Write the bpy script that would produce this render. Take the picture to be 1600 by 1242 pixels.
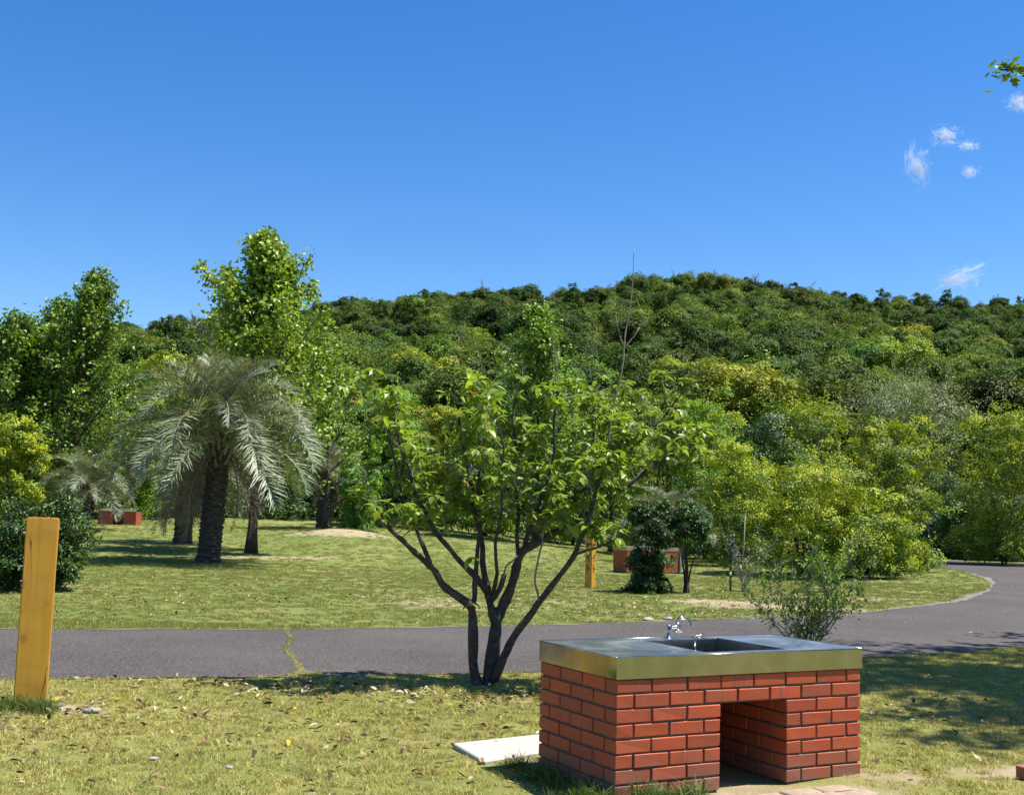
import bpy, math, random
import numpy as np
from mathutils import Matrix, Vector
for o in list(bpy.data.objects): bpy.data.objects.remove(o)
SC = bpy.context.scene; COL = SC.collection
rad = math.radians

# ------------------------------------------------------------------ camera
CAMH, FPX, PITCH, ROLL = 1.37, 1800.0, 0.1045, 0.0295
cd = bpy.data.cameras.new('camera'); cam = bpy.data.objects.new('camera', cd); COL.objects.link(cam)
cd.sensor_fit = 'HORIZONTAL'; cd.sensor_width = 36.0; cd.lens = 36.0 * FPX / 1600.0
cd.clip_start = .05; cd.clip_end = 9000
cam.matrix_world = Matrix.Translation((0, 0, CAMH)) @ Matrix.Rotation(math.pi/2 + PITCH, 4, 'X') @ Matrix.Rotation(ROLL, 4, 'Z')
SC.camera = cam
# ------------------------------------------------------------------ light
SUN_EL = rad(66); SUN_AZ = rad(1)          # direction TO the sun, measured from +X to +Y
w = bpy.data.worlds.new('World'); SC.world = w; w.use_nodes = True
wn = w.node_tree.nodes; wl = w.node_tree.links
sky = wn.new('ShaderNodeTexSky'); sky.sky_type = 'NISHITA'; sky.sun_disc = False
sky.sun_elevation = SUN_EL; sky.sun_rotation = math.pi/2 - SUN_AZ
sky.altitude = 0; sky.air_density = 1.0; sky.dust_density = .3; sky.ozone_density = 3.0
hsv = wn.new('ShaderNodeHueSaturation'); hsv.inputs['Saturation'].default_value = 1.37; hsv.inputs['Hue'].default_value = .508
wl.new(sky.outputs[0], hsv.inputs['Color']); wl.new(hsv.outputs[0], wn['Background'].inputs[0])
wn['Background'].inputs[1].default_value = .088
sl = bpy.data.lights.new('sun', 'SUN'); sl.energy = 5.0; sl.angle = rad(.53); sl.color = (1, .965, .90)
sun = bpy.data.objects.new('sun', sl); COL.objects.link(sun)
sdir = Vector((math.cos(SUN_EL)*math.cos(SUN_AZ), math.cos(SUN_EL)*math.sin(SUN_AZ), math.sin(SUN_EL)))
sun.rotation_euler = sdir.to_track_quat('Z', 'Y').to_euler(); sun.location = (20, 0, 60)
SC.view_settings.view_transform = 'Standard'; SC.view_settings.look = 'None'
SC.view_settings.exposure = 1.02; SC.view_settings.gamma = 1; SC.view_settings.use_curve_mapping = False

# ------------------------------------------------------------------ helpers
def ray(px, py):
    u, v = px-800, py-621; c, s = math.cos(ROLL), math.sin(ROLL)
    x = (u*c+v*s)/FPX; z = -(-u*s+v*c)/FPX
    return np.array([x, math.cos(PITCH)-z*math.sin(PITCH), math.sin(PITCH)+z*math.cos(PITCH)])
def gp(px, py, z=0.0):
    d = ray(px, py); return d*((z-CAMH)/d[2]) + np.array([0, 0, CAMH])
def at(px, py, Y):
    d = ray(px, py); return d*(Y/d[1]) + np.array([0, 0, CAMH])
def sstep(a, b, x):
    t = np.clip((x-a)/(b-a), 0, 1); return t*t*(3-2*t)
def mesh_np(name, V, F, mats=(), midx=None, smooth=False):
    """V (n,3), F (m,k) all faces with k corners"""
    V = np.asarray(V, np.float32); F = np.asarray(F, np.int32)
    me = bpy.data.meshes.new(name); k = F.shape[1]; m = len(F)
    me.vertices.add(len(V)); me.vertices.foreach_set('co', V.ravel())
    me.loops.add(m*k); me.loops.foreach_set('vertex_index', F.ravel())
    me.polygons.add(m); me.polygons.foreach_set('loop_start', np.arange(m, dtype=np.int32)*k)
    if smooth: me.polygons.foreach_set('use_smooth', np.ones(m, bool))
    for x in mats: me.materials.append(x)
    if midx is not None: me.polygons.foreach_set('material_index', np.asarray(midx, np.int32))
    me.update(calc_edges=True); me.validate(); return me
class MB:
    def __init__(s): s.v = []; s.f = []
    def add(s, vs, fs):
        o = len(s.v); s.v += [tuple(map(float, p)) for p in vs]; s.f += [tuple(i+o for i in q) for q in fs]
    def box(s, c, d, R=None):
        vs = [Vector((x*d[0]/2, y*d[1]/2, z*d[2]/2)) for x in (-1, 1) for y in (-1, 1) for z in (-1, 1)]
        if R is not None: vs = [R @ q for q in vs]
        s.add([q+Vector(c) for q in vs], [(0,1,3,2),(4,6,7,5),(0,4,5,1),(2,3,7,6),(0,2,6,4),(1,5,7,3)])
    def tube(s, pts, rr, n=6, cap=True):
        P = [Vector(map(float, p)) for p in pts]; o = len(s.v); m = len(P)
        up = Vector((.31, .17, .93)); prev = None
        for i, p in enumerate(P):
            t = (P[min(i+1, m-1)]-P[max(i-1, 0)])
            t = t.normalized() if t.length > 1e-9 else Vector((0, 0, 1))
            a = (prev - t*prev.dot(t)) if prev is not None else t.cross(up)
            if a.length < 1e-6: a = t.cross(Vector((1, 0, 0)))
            a.normalize(); prev = a; b = t.cross(a)
            r = rr[i] if hasattr(rr, '__len__') else rr
            for k in range(n):
                an = 2*math.pi*k/n; q = p+(a*math.cos(an)+b*math.sin(an))*r; s.v.append((q.x, q.y, q.z))
        for i in range(m-1):
            for k in range(n):
                k2 = (k+1) % n; s.f.append((o+i*n+k, o+i*n+k2, o+(i+1)*n+k2, o+(i+1)*n+k))
        if cap:
            s.f.append(tuple(o+k for k in reversed(range(n)))); s.f.append(tuple(o+(m-1)*n+k for k in range(n)))
    def lathe(s, prof, n=16, c=(0, 0, 0)):
        s.tube_z = None; o = len(s.v)
        for r, z in prof:
            for k in range(n): s.v.append((c[0]+r*math.cos(2*math.pi*k/n), c[1]+r*math.sin(2*math.pi*k/n), c[2]+z))
        for i in range(len(prof)-1):
            for k in range(n):
                k2 = (k+1) % n; s.f.append((o+i*n+k, o+i*n+k2, o+(i+1)*n+k2, o+(i+1)*n+k))
        s.f.append(tuple(o+k for k in reversed(range(n)))); s.f.append(tuple(o+(len(prof)-1)*n+k for k in range(n)))
    def mesh(s, name, m, smooth=False):
        me = bpy.data.meshes.new(name); me.from_pydata(s.v, [], s.f); me.materials.append(m)
        if smooth: me.polygons.foreach_set('use_smooth', np.ones(len(me.polygons), bool))
        me.update(); return me
def link(name, me, parent=None, loc=(0, 0, 0), rz=0.0):
    o = bpy.data.objects.new(name, me); COL.objects.link(o); o.location = tuple(map(float, loc))
    if rz: o.rotation_euler[2] = rz
    if parent is not None: o.parent = parent
    return o
def tag(o, label=None, cat=None, group=None, kind=None):
    if label: o['label'] = label
    if cat: o['category'] = cat
    if group: o['group'] = group
    if kind: o['kind'] = kind
    return o
def thing(name, label, cat, loc=(0, 0, 0), rz=0.0, group=None):
    o = link(name, None, None, loc, rz); o.empty_display_size = .2; return tag(o, label, cat, group)
def copy_tree(o, parent=None):
    c = o.copy(); COL.objects.link(c); c.parent = parent
    for ch in [x for x in o.children]: copy_tree(ch, c)
    return c
def bevel(o, wd=.004, seg=1):
    m = o.modifiers.new('bevel', 'BEVEL'); m.width = wd; m.segments = seg; m.limit_method = 'ANGLE'; m.angle_limit = .6
    return o

# ------------------------------------------------------------------ materials
def newmat(name):
    m = bpy.data.materials.new(name); m.use_nodes = True; nt = m.node_tree
    return m, nt, nt.nodes, nt.links, nt.nodes['Principled BSDF']
def N(nt, t, **kw):
    n = nt.nodes.new(t)
    for k, v in kw.items():
        if k in n.inputs.keys(): n.inputs[k].default_value = v
        else: setattr(n, k, v)
    return n
def ramp(nt, fac, stops, interp='LINEAR'):
    r = nt.nodes.new('ShaderNodeValToRGB'); r.color_ramp.interpolation = interp
    e = r.color_ramp.elements
    while len(e) > 1: e.remove(e[-1])
    for i, (p, c) in enumerate(stops):
        x = e[0] if i == 0 else e.new(p)
        x.position = p; x.color = (*c, 1) if len(c) == 3 else c
    if fac is not None: nt.links.new(fac, r.inputs[0])
    return r
def noise(nt, scale, detail=4, rough=.55, vec=None, dist=0.0):
    n = N(nt, 'ShaderNodeTexNoise'); n.inputs['Scale'].default_value = scale; n.inputs['Detail'].default_value = detail
    n.inputs['Roughness'].default_value = rough; n.inputs['Distortion'].default_value = dist
    if vec is None:
        tc = nt.nodes.get('tc') or N(nt, 'ShaderNodeTexCoord', name='tc'); vec = tc.outputs['Object']
    nt.links.new(vec, n.inputs['Vector']); return n
def mixc(nt, fac, a, b, mode='MIX'):
    m = nt.nodes.new('ShaderNodeMix'); m.data_type = 'RGBA'; m.blend_type = mode; m.clamp_factor = True
    for s, x in ((0, fac), (6, a), (7, b)):
        if hasattr(x, 'is_linked'): nt.links.new(x, m.inputs[s])
        elif s == 0: m.inputs[0].default_value = x
        else: m.inputs[s].default_value = (*x, 1)
    return m.outputs[2]
def math_(nt, op, a, b=0.0):
    m = nt.nodes.new('ShaderNodeMath'); m.operation = op
    for i, x in ((0, a), (1, b)):
        if hasattr(x, 'is_linked'): nt.links.new(x, m.inputs[i])
        else: m.inputs[i].default_value = x
    return m.outputs[0]
def bump(nt, h, strength=.5, dist=.01, normal=None):
    b = nt.nodes.new('ShaderNodeBump'); b.inputs['Strength'].default_value = strength; b.inputs['Distance'].default_value = dist
    nt.links.new(h, b.inputs['Height']); return b.outputs[0]
def simple(name, col, rough=.6, metal=0.0, var=.25, sc=8, bmp=0.0, spec=.5):
    m, nt, ns, ln, b = newmat(name); n = noise(nt, sc, 5)
    d = tuple(c*(1-var) for c in col); u = tuple(min(1, c*(1+var)) for c in col)
    r = ramp(nt, n.outputs[0], [(.3, d), (.7, u)]); ln.new(r.outputs[0], b.inputs['Base Color'])
    b.inputs['Roughness'].default_value = rough; b.inputs['Metallic'].default_value = metal
    b.inputs['Specular IOR Level'].default_value = spec
    if bmp:
        n2 = noise(nt, sc*6, 5); ln.new(bump(nt, n2.outputs[0], bmp, .01), b.inputs['Normal'])
    return m
def leafmat(name, cols, rough=.5, trans=.3, ovar=.25, spec=.4, ohue=.02, tone=0.0):
    m, nt, ns, ln, b = newmat(name)
    g = N(nt, 'ShaderNodeNewGeometry'); k = len(cols); fac = g.outputs['Random Per Island']
    if tone:
        ta = N(nt, 'ShaderNodeAttribute', attribute_name='tone'); fac = math_(nt, 'ADD', math_(nt, 'MULTIPLY', ta.outputs['Fac'], tone), math_(nt, 'MULTIPLY', fac, 1-tone))
    r = ramp(nt, fac, [(i/max(1, k-1), c) for i, c in enumerate(cols)])
    oi = N(nt, 'ShaderNodeObjectInfo'); hs = N(nt, 'ShaderNodeHueSaturation')
    ln.new(math_(nt, 'ADD', math_(nt, 'MULTIPLY', oi.outputs['Random'], 2*ovar), 1-ovar), hs.inputs['Value'])
    fr = math_(nt, 'FRACT', math_(nt, 'MULTIPLY', oi.outputs['Random'], 17.3))
    ln.new(math_(nt, 'ADD', math_(nt, 'MULTIPLY', fr, 2*ohue), .5-ohue), hs.inputs['Hue'])
    ln.new(r.outputs[0], hs.inputs['Color']); ln.new(hs.outputs[0], b.inputs['Base Color'])
    b.inputs['Roughness'].default_value = rough; b.inputs['Specular IOR Level'].default_value = spec
    t = N(nt, 'ShaderNodeBsdfTranslucent'); tcx = mixc(nt, 1.0, hs.outputs[0], (1.4, 1.35, .6), 'MULTIPLY')
    ln.new(tcx, t.inputs['Color']); mx = N(nt, 'ShaderNodeMixShader'); mx.inputs[0].default_value = trans*.6
    ln.new(b.outputs[0], mx.inputs[1]); ln.new(t.outputs[0], mx.inputs[2]); ln.new(mx.outputs[0], ns['Material Output'].inputs[0])
    return m
M = {}
M['bark'] = simple('bark', (.045, .034, .027), .9, 0, .5, 14, .9)
M['bark_pale'] = simple('bark_pale', (.15, .13, .11), .9, 0, .4, 20, .8)
M['bark_cherry'] = simple('bark_cherry', (.05, .04, .033), .85, 0, .7, 26, 1.0)
M['twig'] = simple('twig', (.19, .16, .135), .85, 0, .4, 20, .4)
M['twig_dead'] = simple('twig_dead', (.15, .13, .115), .9, 0, .4, 20, .4)
M['palm_trunk'] = simple('palm_trunk', (.060, .050, .042), .95, 0, .6, 12, 1.0)
M['sweetgum'] = leafmat('sweetgum', [(.095, .18, .022), (.165, .28, .032), (.26, .38, .05)], .45, .42, .12)
M['sweetgum_dark'] = leafmat('sweetgum_dark', [(.065, .135, .018), (.11, .20, .024), (.18, .29, .034)], .45, .4, .15)
M['gold'] = leafmat('gold', [(.05, .095, .012), (.145, .22, .018), (.34, .40, .028), (.55, .54, .05)], .55, .38, .12, .3, ohue=.01, tone=.85)
M['lime'] = leafmat('lime', [(.05, .125, .014), (.18, .31, .026), (.40, .50, .05)], .5, .4, .15, .3, tone=.85)
M['deep'] = leafmat('deep', [(.022, .055, .012), (.04, .095, .016), (.07, .15, .022)], .48, .25, .2, .4, tone=.85)
M['hedge'] = leafmat('hedge', [(.018, .045, .009), (.038, .085, .013), (.085, .17, .022)], 0.42, .25, .1, .3, tone=.85)
M['hill_dark'] = leafmat('hill_dark', [(.035, .065, .011), (.066, .11, .016), (.11, .165, .022)], .65, .28, .4, .2, .025, tone=.85)
M['hill_mid'] = leafmat('hill_mid', [(.055, .095, .013), (.10, .16, .02), (.165, .24, .03)], .65, .3, .35, .2, .025, tone=.85)
M['hill_yellow'] = leafmat('hill_yellow', [(.12, .17, .02), (.26, .315, .035), (.45, .49, .09)], .65, .28, .2, .2, tone=.85)
M['hill_blue'] = leafmat('hill_blue', [(.04, .085, .03), (.07, .13, .04), (.115, .185, .055)], .65, .28, .3, .2, tone=.85)
M['white_bloom'] = leafmat('white_bloom', [(.06, .11, .04), (.11, .165, .06), (.18, .235, .11), (.27, .32, .19), (.6, .62, .52)], .6, .25, .1, .3, tone=.85)
M['cherry_leaf'] = leafmat('cherry_leaf', [(.12, .20, .018), (.20, .30, .028), (.31, .40, .045)], .42, .66, .32, .4, .015)
M['cherry_red'] = leafmat('cherry_red', [(.25, .10, .03), (.30, .16, .03)], .4, .35, .3)
M['sprig'] = leafmat('sprig', [(.06, .14, .02), (.10, .21, .028), (.15, .27, .035)], .42, .4, .2)
M['palm_frond'] = leafmat('palm_frond', [(.09, .11, .055), (.19, .215, .12), (.33, .35, .24)], .45, .25, .22, .3, .012)
M['palm_dry'] = leafmat('palm_dry', [(.14, .10, .06), (.22, .17, .11), (.30, .25, .17)], .7, .2, .2, .2)
M['grass'] = leafmat('grass', [(.14, .165, .026), (.27, .27, .055), (.43, .38, .12), (.56, .46, .2)], .6, .3, .25, .25, .02)
M['grass_far'] = leafmat('grass_far', [(.095, .13, .02), (.165, .195, .034), (.25, .25, .058), (.36, .31, .11)], .6, .3, .25, .25, .02)
M['grass_green'] = leafmat('grass_green', [(.05, .095, .018), (.08, .14, .025), (.14, .17, .04)], .6, .3, .2, .25)
M['dead_leaf'] = leafmat('dead_leaf', [(.14, .08, .03), (.25, .16, .065), (.36, .27, .13)], .7, .1, .35, .2)
M['pale_leaf'] = leafmat('pale_leaf', [(.30, .23, .14), (.40, .32, .21), (.50, .42, .30)], .7, .1, .2, .2)
M['dark_leaf'] = leafmat('dark_leaf', [(.05, .03, .018), (.085, .05, .028), (.12, .07, .04)], .7, .1, .3, .2)
M['yellow_leaf'] = leafmat('yellow_leaf', [(.42, .33, .03), (.5, .36, .04), (.36, .36, .05)], .5, .2, .2, .2)

def brick_mat():
    m, nt, ns, ln, b = newmat('brick'); oi = N(nt, 'ShaderNodeObjectInfo')
    base = ramp(nt, oi.outputs['Random'], [(0, (.34, .047, .011)), (.3, (.46, .066, .013)), (.7, (.42, .068, .016)), (1, (.32, .056, .019))])
    tc = N(nt, 'ShaderNodeTexCoord', name='tc')
    ad = N(nt, 'ShaderNodeVectorMath', operation='ADD'); ln.new(tc.outputs['Object'], ad.inputs[0]); 
    cx = N(nt, 'ShaderNodeCombineXYZ')
    for i in range(3): ln.new(math_(nt, 'MULTIPLY', oi.outputs['Random'], 31.0+i*7), cx.inputs[i])
    ln.new(cx.outputs[0], ad.inputs[1])
    n1 = noise(nt, 9, 5, .6, ad.outputs[0]); n2 = noise(nt, 120, 4, .6, ad.outputs[0])
    c = mixc(nt, ramp(nt, n1.outputs[0], [(.38, (0, 0, 0)), (.75, (.5, .5, .5))]).outputs[0], base.outputs[0], (.22, .075, .035))
    c = mixc(nt, ramp(nt, n2.outputs[0], [(.5, (0, 0, 0)), (.8, (.35, .35, .35))]).outputs[0], c, (.52, .21, .10))
    # soot on some bricks: streaks
    mp = N(nt, 'ShaderNodeMapping'); mp.inputs['Scale'].default_value = (34, 34, 3); ln.new(ad.outputs[0], mp.inputs[0])
    n3 = noise(nt, 1.0, 3, .5, mp.outputs[0])
    st = math_(nt, 'MULTIPLY', ramp(nt, n3.outputs[0], [(.5, (0, 0, 0)), (.68, (1, 1, 1))]).outputs[0],
               ramp(nt, math_(nt, 'FRACT', math_(nt, 'MULTIPLY', oi.outputs['Random'], 13.7)), [(.6, (0, 0, 0)), (1, (.55, .55, .55))]).outputs[0])
    c = mixc(nt, st, c, (.09, .06, .05))
    ge = N(nt, 'ShaderNodeNewGeometry'); sx_ = N(nt, 'ShaderNodeSeparateXYZ'); ln.new(ge.outputs['Position'], sx_.inputs[0]); nd = noise(nt, 5, 5, .65, ge.outputs['Position'])
    dz = ramp(nt, math_(nt, 'ADD', sx_.outputs[2], math_(nt, 'MULTIPLY', nd.outputs[0], .34)), [(.16, (.75, .75, .75)), (.36, (0, 0, 0))])
    c = mixc(nt, dz.outputs[0], c, (.20, .115, .075))
    ln.new(c, b.inputs['Base Color']); b.inputs['Roughness'].default_value = .7
    ln.new(bump(nt, n2.outputs[0], .35, .002), b.inputs['Normal']); return m
M['brick'] = brick_mat()
M['mortar'] = simple('mortar', (.135, .115, .092), .95, 0, .35, 30, .8)
M['paver'] = simple('paver', (.30, .215, .15), .9, 0, .25, 15, .6)
M['chrome'] = simple('chrome', (.45, .45, .44), .14, 1.0, .08, 12)
M['black_paint'] = simple('black_paint', (.012, .012, .013), .5, 0, .3, 20)
M['grey_panel'] = simple('grey_panel', (.22, .22, .20), .8, 0, .2, 10)
M['stone'] = simple('stone', (.30, .28, .24), .9, 0, .2, 20, .5)
M['ink'] = simple('ink', (.02, .015, .012), .7, 0, .2, 20)
def steel_mat(name, rb, kb=1.0):
    m, nt, ns, ln, b = newmat(name); tc = N(nt, 'ShaderNodeTexCoord', name='tc')
    mp = N(nt, 'ShaderNodeMapping'); mp.inputs['Scale'].default_value = (3, 240, 240); ln.new(tc.outputs['Object'], mp.inputs[0])
    n1 = noise(nt, 1, 4, .6, mp.outputs[0]); n2 = noise(nt, 5, 5, .6)
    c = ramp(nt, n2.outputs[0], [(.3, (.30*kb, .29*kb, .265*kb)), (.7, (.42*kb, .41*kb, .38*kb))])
    ln.new(c.outputs[0], b.inputs['Base Color']); b.inputs['Metallic'].default_value = 1
    n6 = noise(nt, 2.3, 6, .7, None, 1.2); r = math_(nt, 'ADD', math_(nt, 'MULTIPLY', ramp(nt, n6.outputs[0], [(.38, (0, 0, 0)), (.68, (1, 1, 1))]).outputs[0], .15), rb); ln.new(r, b.inputs['Roughness'])
    n4 = noise(nt, 3.2, 2, .5)
    h = math_(nt, 'ADD', math_(nt, 'MULTIPLY', n1.outputs[0], .02), n4.outputs[0])
    ln.new(bump(nt, h, .05, .01), b.inputs['Normal']); return m
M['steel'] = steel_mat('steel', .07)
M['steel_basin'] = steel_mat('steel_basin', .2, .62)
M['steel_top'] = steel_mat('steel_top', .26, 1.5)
def wood_mat():
    m, nt, ns, ln, b = newmat('orange_wood'); tc = N(nt, 'ShaderNodeTexCoord', name='tc')
    mp = N(nt, 'ShaderNodeMapping'); mp.inputs['Scale'].default_value = (26, 26, 1.6); ln.new(tc.outputs['Object'], mp.inputs[0])
    n1 = noise(nt, 1, 5, .65, mp.outputs[0], .6); n2 = noise(nt, 4, 4); n3 = noise(nt, 60, 4)
    c = ramp(nt, n1.outputs[0], [(.25, (.46, .22, .016)), (.55, (.53, .265, .020)), (.8, (.56, .29, .028))])
    c2 = mixc(nt, ramp(nt, n2.outputs[0], [(.55, (0, 0, 0)), (.8, (.45, .45, .45))]).outputs[0], c.outputs[0], (.33, .15, .025))
    # cracks: thin dark lines along the grain
    wv = N(nt, 'ShaderNodeMapping'); wv.inputs['Scale'].default_value = (9, 9, .7); ln.new(tc.outputs['Object'], wv.inputs[0])
    n4 = noise(nt, 1, 3, .5, wv.outputs[0], .3)
    cr = math_(nt, 'ABSOLUTE', math_(nt, 'SUBTRACT', n4.outputs[0], .5))
    n5 = noise(nt, 2.2, 2)
    ck = math_(nt, 'MULTIPLY', math_(nt, 'LESS_THAN', cr, .006), math_(nt, 'GREATER_THAN', n5.outputs[0], .48))
    # knots
    vo = N(nt, 'ShaderNodeTexVoronoi'); vo.inputs['Scale'].default_value = 1; vm = N(nt, 'ShaderNodeMapping')
    vm.inputs['Scale'].default_value = (5, 5, 3.2); ln.new(tc.outputs['Object'], vm.inputs[0]); ln.new(vm.outputs[0], vo.inputs['Vector'])
    kn = ramp(nt, vo.outputs['Distance'], [(.0, (.8, .8, .8)), (.10, (.55, .55, .55)), (.14, (0, 0, 0))])
    c3 = mixc(nt, math_(nt, 'MAXIMUM', math_(nt, 'MULTIPLY', ck, .85), math_(nt, 'MULTIPLY', kn.outputs[0], .55)), c2, (.11, .045, .012))
    ln.new(c3, b.inputs['Base Color']); b.inputs['Roughness'].default_value = .55
    h = math_(nt, 'SUBTRACT', math_(nt, 'MULTIPLY', n1.outputs[0], .6), ck); ln.new(bump(nt, h, .5, .004), b.inputs['Normal']); return m
M['wood'] = wood_mat()
def asphalt_mat():
    m, nt, ns, ln, b = newmat('asphalt'); n1 = noise(nt, .5, 5, .6); n2 = noise(nt, 38, 4, .8); n3 = noise(nt, 110, 3, .7)
    c = ramp(nt, n1.outputs[0], [(.3, (.030, .025, .021)), (.7, (.066, .055, .046))])
    c2 = mixc(nt, ramp(nt, n2.outputs[0], [(.50, (0, 0, 0)), (.66, (.9, .9, .9))]).outputs[0], c.outputs[0], (.19, .165, .15))
    c3 = mixc(nt, ramp(nt, n3.outputs[0], [(.30, (.8, .8, .8)), (.48, (0, 0, 0))]).outputs[0], c2, (.03, .027, .028))
    ln.new(c3, b.inputs['Base Color']); b.inputs['Roughness'].default_value = .88; b.inputs['Specular IOR Level'].default_value = .3
    ln.new(bump(nt, n2.outputs[0], .6, .006), b.inputs['Normal']); return m
M['asphalt'] = asphalt_mat()
def sand_mat(name, a, bb):
    m, nt, ns, ln, b = newmat(name); n1 = noise(nt, 2.5, 6, .7); n2 = noise(nt, 60, 4, .7)
    c = ramp(nt, n1.outputs[0], [(.3, a), (.7, bb)]); c2 = mixc(nt, ramp(nt, n2.outputs[0], [(.5, (0, 0, 0)), (.75, (.5, .5, .5))]).outputs[0], c.outputs[0], tuple(x*.5 for x in a))
    ln.new(c2, b.inputs['Base Color']); b.inputs['Roughness'].default_value = .95
    ln.new(bump(nt, n2.outputs[0], .6, .01), b.inputs['Normal']); return m
M['sand'] = sand_mat('sand', (.34, .27, .19), (.48, .41, .31))
M['crack'] = sand_mat('crack', (.09, .08, .045), (.17, .15, .09))
M['dust'] = sand_mat('dust', (.12, .10, .08), (.21, .18, .145))
def slab_mat():
    m, nt, ns, ln, b = newmat('concrete'); n1 = noise(nt, 4, 6, .7); vo = N(nt, 'ShaderNodeTexVoronoi'); vo.feature = 'DISTANCE_TO_EDGE'
    tc = nt.nodes['tc']; ln.new(tc.outputs['Object'], vo.inputs['Vector']); vo.inputs['Scale'].default_value = 26
    c = ramp(nt, n1.outputs[0], [(.3, (.30, .285, .24)), (.7, (.42, .40, .34))])
    c2 = mixc(nt, ramp(nt, vo.outputs['Distance'], [(.03, (.55, .55, .55)), (.09, (0, 0, 0))]).outputs[0], c.outputs[0], (.33, .31, .27))
    ln.new(c2, b.inputs['Base Color']); b.inputs['Roughness'].default_value = .9; return m
M['concrete'] = slab_mat()
def ground_mat():
    m, nt, ns, ln, b = newmat('lawn_ground'); tc = N(nt, 'ShaderNodeTexCoord', name='tc')
    n1 = noise(nt, .35, 6, .65); n2 = noise(nt, 3.0, 6, .7); n3 = noise(nt, 45, 4, .7)
    g = ramp(nt, n1.outputs[0], [(.30, (.14, .17, .032)), (.5, (.23, .225, .055)), (.70, (.35, .28, .11))])
    g2 = mixc(nt, ramp(nt, n2.outputs[0], [(.42, (0, 0, 0)), (.72, (.7, .7, .7))]).outputs[0], g.outputs[0], (.085, .115, .022))
    g3 = mixc(nt, ramp(nt, n3.outputs[0], [(.45, (0, 0, 0)), (.75, (.6, .6, .6))]).outputs[0], g2, (.30, .27, .11))
    dn = ramp(nt, n2.outputs[0], [(.3, (.26, .19, .11)), (.7, (.42, .34, .22))])
    st_ = N(nt, 'ShaderNodeAttribute', attribute_name='straw'); g3 = mixc(nt, math_(nt, 'MULTIPLY', math_(nt, 'SUBTRACT', 1.0, st_.outputs['Fac']), .8), g3, mixc(nt, 1.0, g3, (.62, .78, .7), 'MULTIPLY'))
    a = N(nt, 'ShaderNodeAttribute', attribute_name='dirt')
    dm = math_(nt, 'ADD', a.outputs['Fac'], math_(nt, 'MULTIPLY', math_(nt, 'SUBTRACT', n2.outputs[0], .5), .9))
    dm = ramp(nt, math_(nt, 'MULTIPLY', dm, math_(nt, 'GREATER_THAN', a.outputs['Fac'], .02)), [(.35, (0, 0, 0)), (.7, (.9, .9, .9))])
    c = mixc(nt, dm.outputs[0], g3, dn.outputs[0])
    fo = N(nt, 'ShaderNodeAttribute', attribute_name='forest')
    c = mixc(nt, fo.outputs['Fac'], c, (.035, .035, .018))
    ln.new(c, b.inputs['Base Color']); b.inputs['Roughness'].default_value = .95; b.inputs['Specular IOR Level'].default_value = .15
    h = math_(nt, 'ADD', n3.outputs[0], n2.outputs[0]); ln.new(bump(nt, h, .9, .03), b.inputs['Normal']); return m
M['ground'] = ground_mat()

# ------------------------------------------------------------------ road outline and terrain
near_px = [(-500, 1066), (-120, 1063), (0, 1062), (250, 1060), (470, 1057), (840, 1050), (1100, 1041), (1346, 1029), (1600, 1012), (1800, 996)]
far_px = [(-500, 985), (-120, 983), (0, 983), (250, 984), (420, 984), (700, 980), (850, 977), (1000, 972), (1150, 966.5), (1330, 958), (1430, 948), (1500, 938), (1545, 922), (1552, 911), (1535, 901), (1500, 891), (1450, 885), (1400, 880), (1300, 869), (1180, 858)]
rs0 = np.random.RandomState(5)
def densify(pts, step=.35, jit=.03):
    out = []
    for a, b in zip(pts[:-1], pts[1:]):
        n = max(1, int(np.linalg.norm(b-a)/step)); 
        for i in range(n): out.append(a+(b-a)*i/n)
    out.append(pts[-1]); out = np.array(out)
    for _ in range(4): out[1:-1] = .25*out[:-2]+.5*out[1:-1]+.25*out[2:]
    return out + rs0.normal(0, jit, out.shape)
NEAR = densify(np.array([gp(*q)[:2] for q in near_px]))
FAR = densify(np.array([gp(*q)[:2] for q in far_px]))
VERGE = densify(np.array([gp(*q)[:2] for q in [(1700, 886), (1600, 881.5), (1551, 879.5), (1476, 874.5), (1398, 871), (1300, 861), (1180, 851.5)]]), 1.0, .08)
ROAD = np.vstack([NEAR, [[16, 22], [30, 32], [34, 46]], VERGE, FAR[::-1]])
def in_road(P):
    x, y = P[:, 0], P[:, 1]; ins = np.zeros(len(P), bool); q = ROAD; n = len(q); j = n-1
    for i in range(n):
        xi, yi, xj, yj = q[i, 0], q[i, 1], q[j, 0], q[j, 1]
        if yi != yj:
            c = ((yi > y) != (yj > y)) & (x < (xj-xi)*(y-yi)/(yj-yi)+xi); ins ^= c
        j = i
    return ins
def road_dist(P):
    a = ROAD; b = np.roll(ROAD, -1, 0); best = np.full(len(P), 1e9)
    for p, q in zip(a, b):
        d = q-p; L = (d*d).sum()+1e-12; t = np.clip(((P-p)@d)/L, 0, 1)
        best = np.minimum(best, ((P-(p+t[:, None]*d))**2).sum(1))
    return np.sqrt(best)
sk_px = [(-500, 560), (-200, 540), (0, 530), (100, 515), (190, 505), (300, 512), (420, 492), (500, 482), (560, 470), (620, 462), (690, 449), (800, 448), (850, 456), (900, 452), (1000, 438), (1040, 433), (1130, 440), (1200, 450), (1300, 462), (1400, 465), (1600, 470), (1900, 490), (2200, 530)]
YR = 300.0
sk = np.array([[ray(*q)[0]/ray(*q)[1]*YR, ray(*q)[2]/ray(*q)[1]*YR+CAMH-6.2] for q in sk_px])
def vnoise(x, y, s, seed=0):
    x = x/s+seed*17.3; y = y/s+seed*9.1
    return (np.sin(x*1.7+1.3*np.sin(y*1.1))+np.sin(y*1.9+1.7*np.sin(x*.9)))/2
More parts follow.
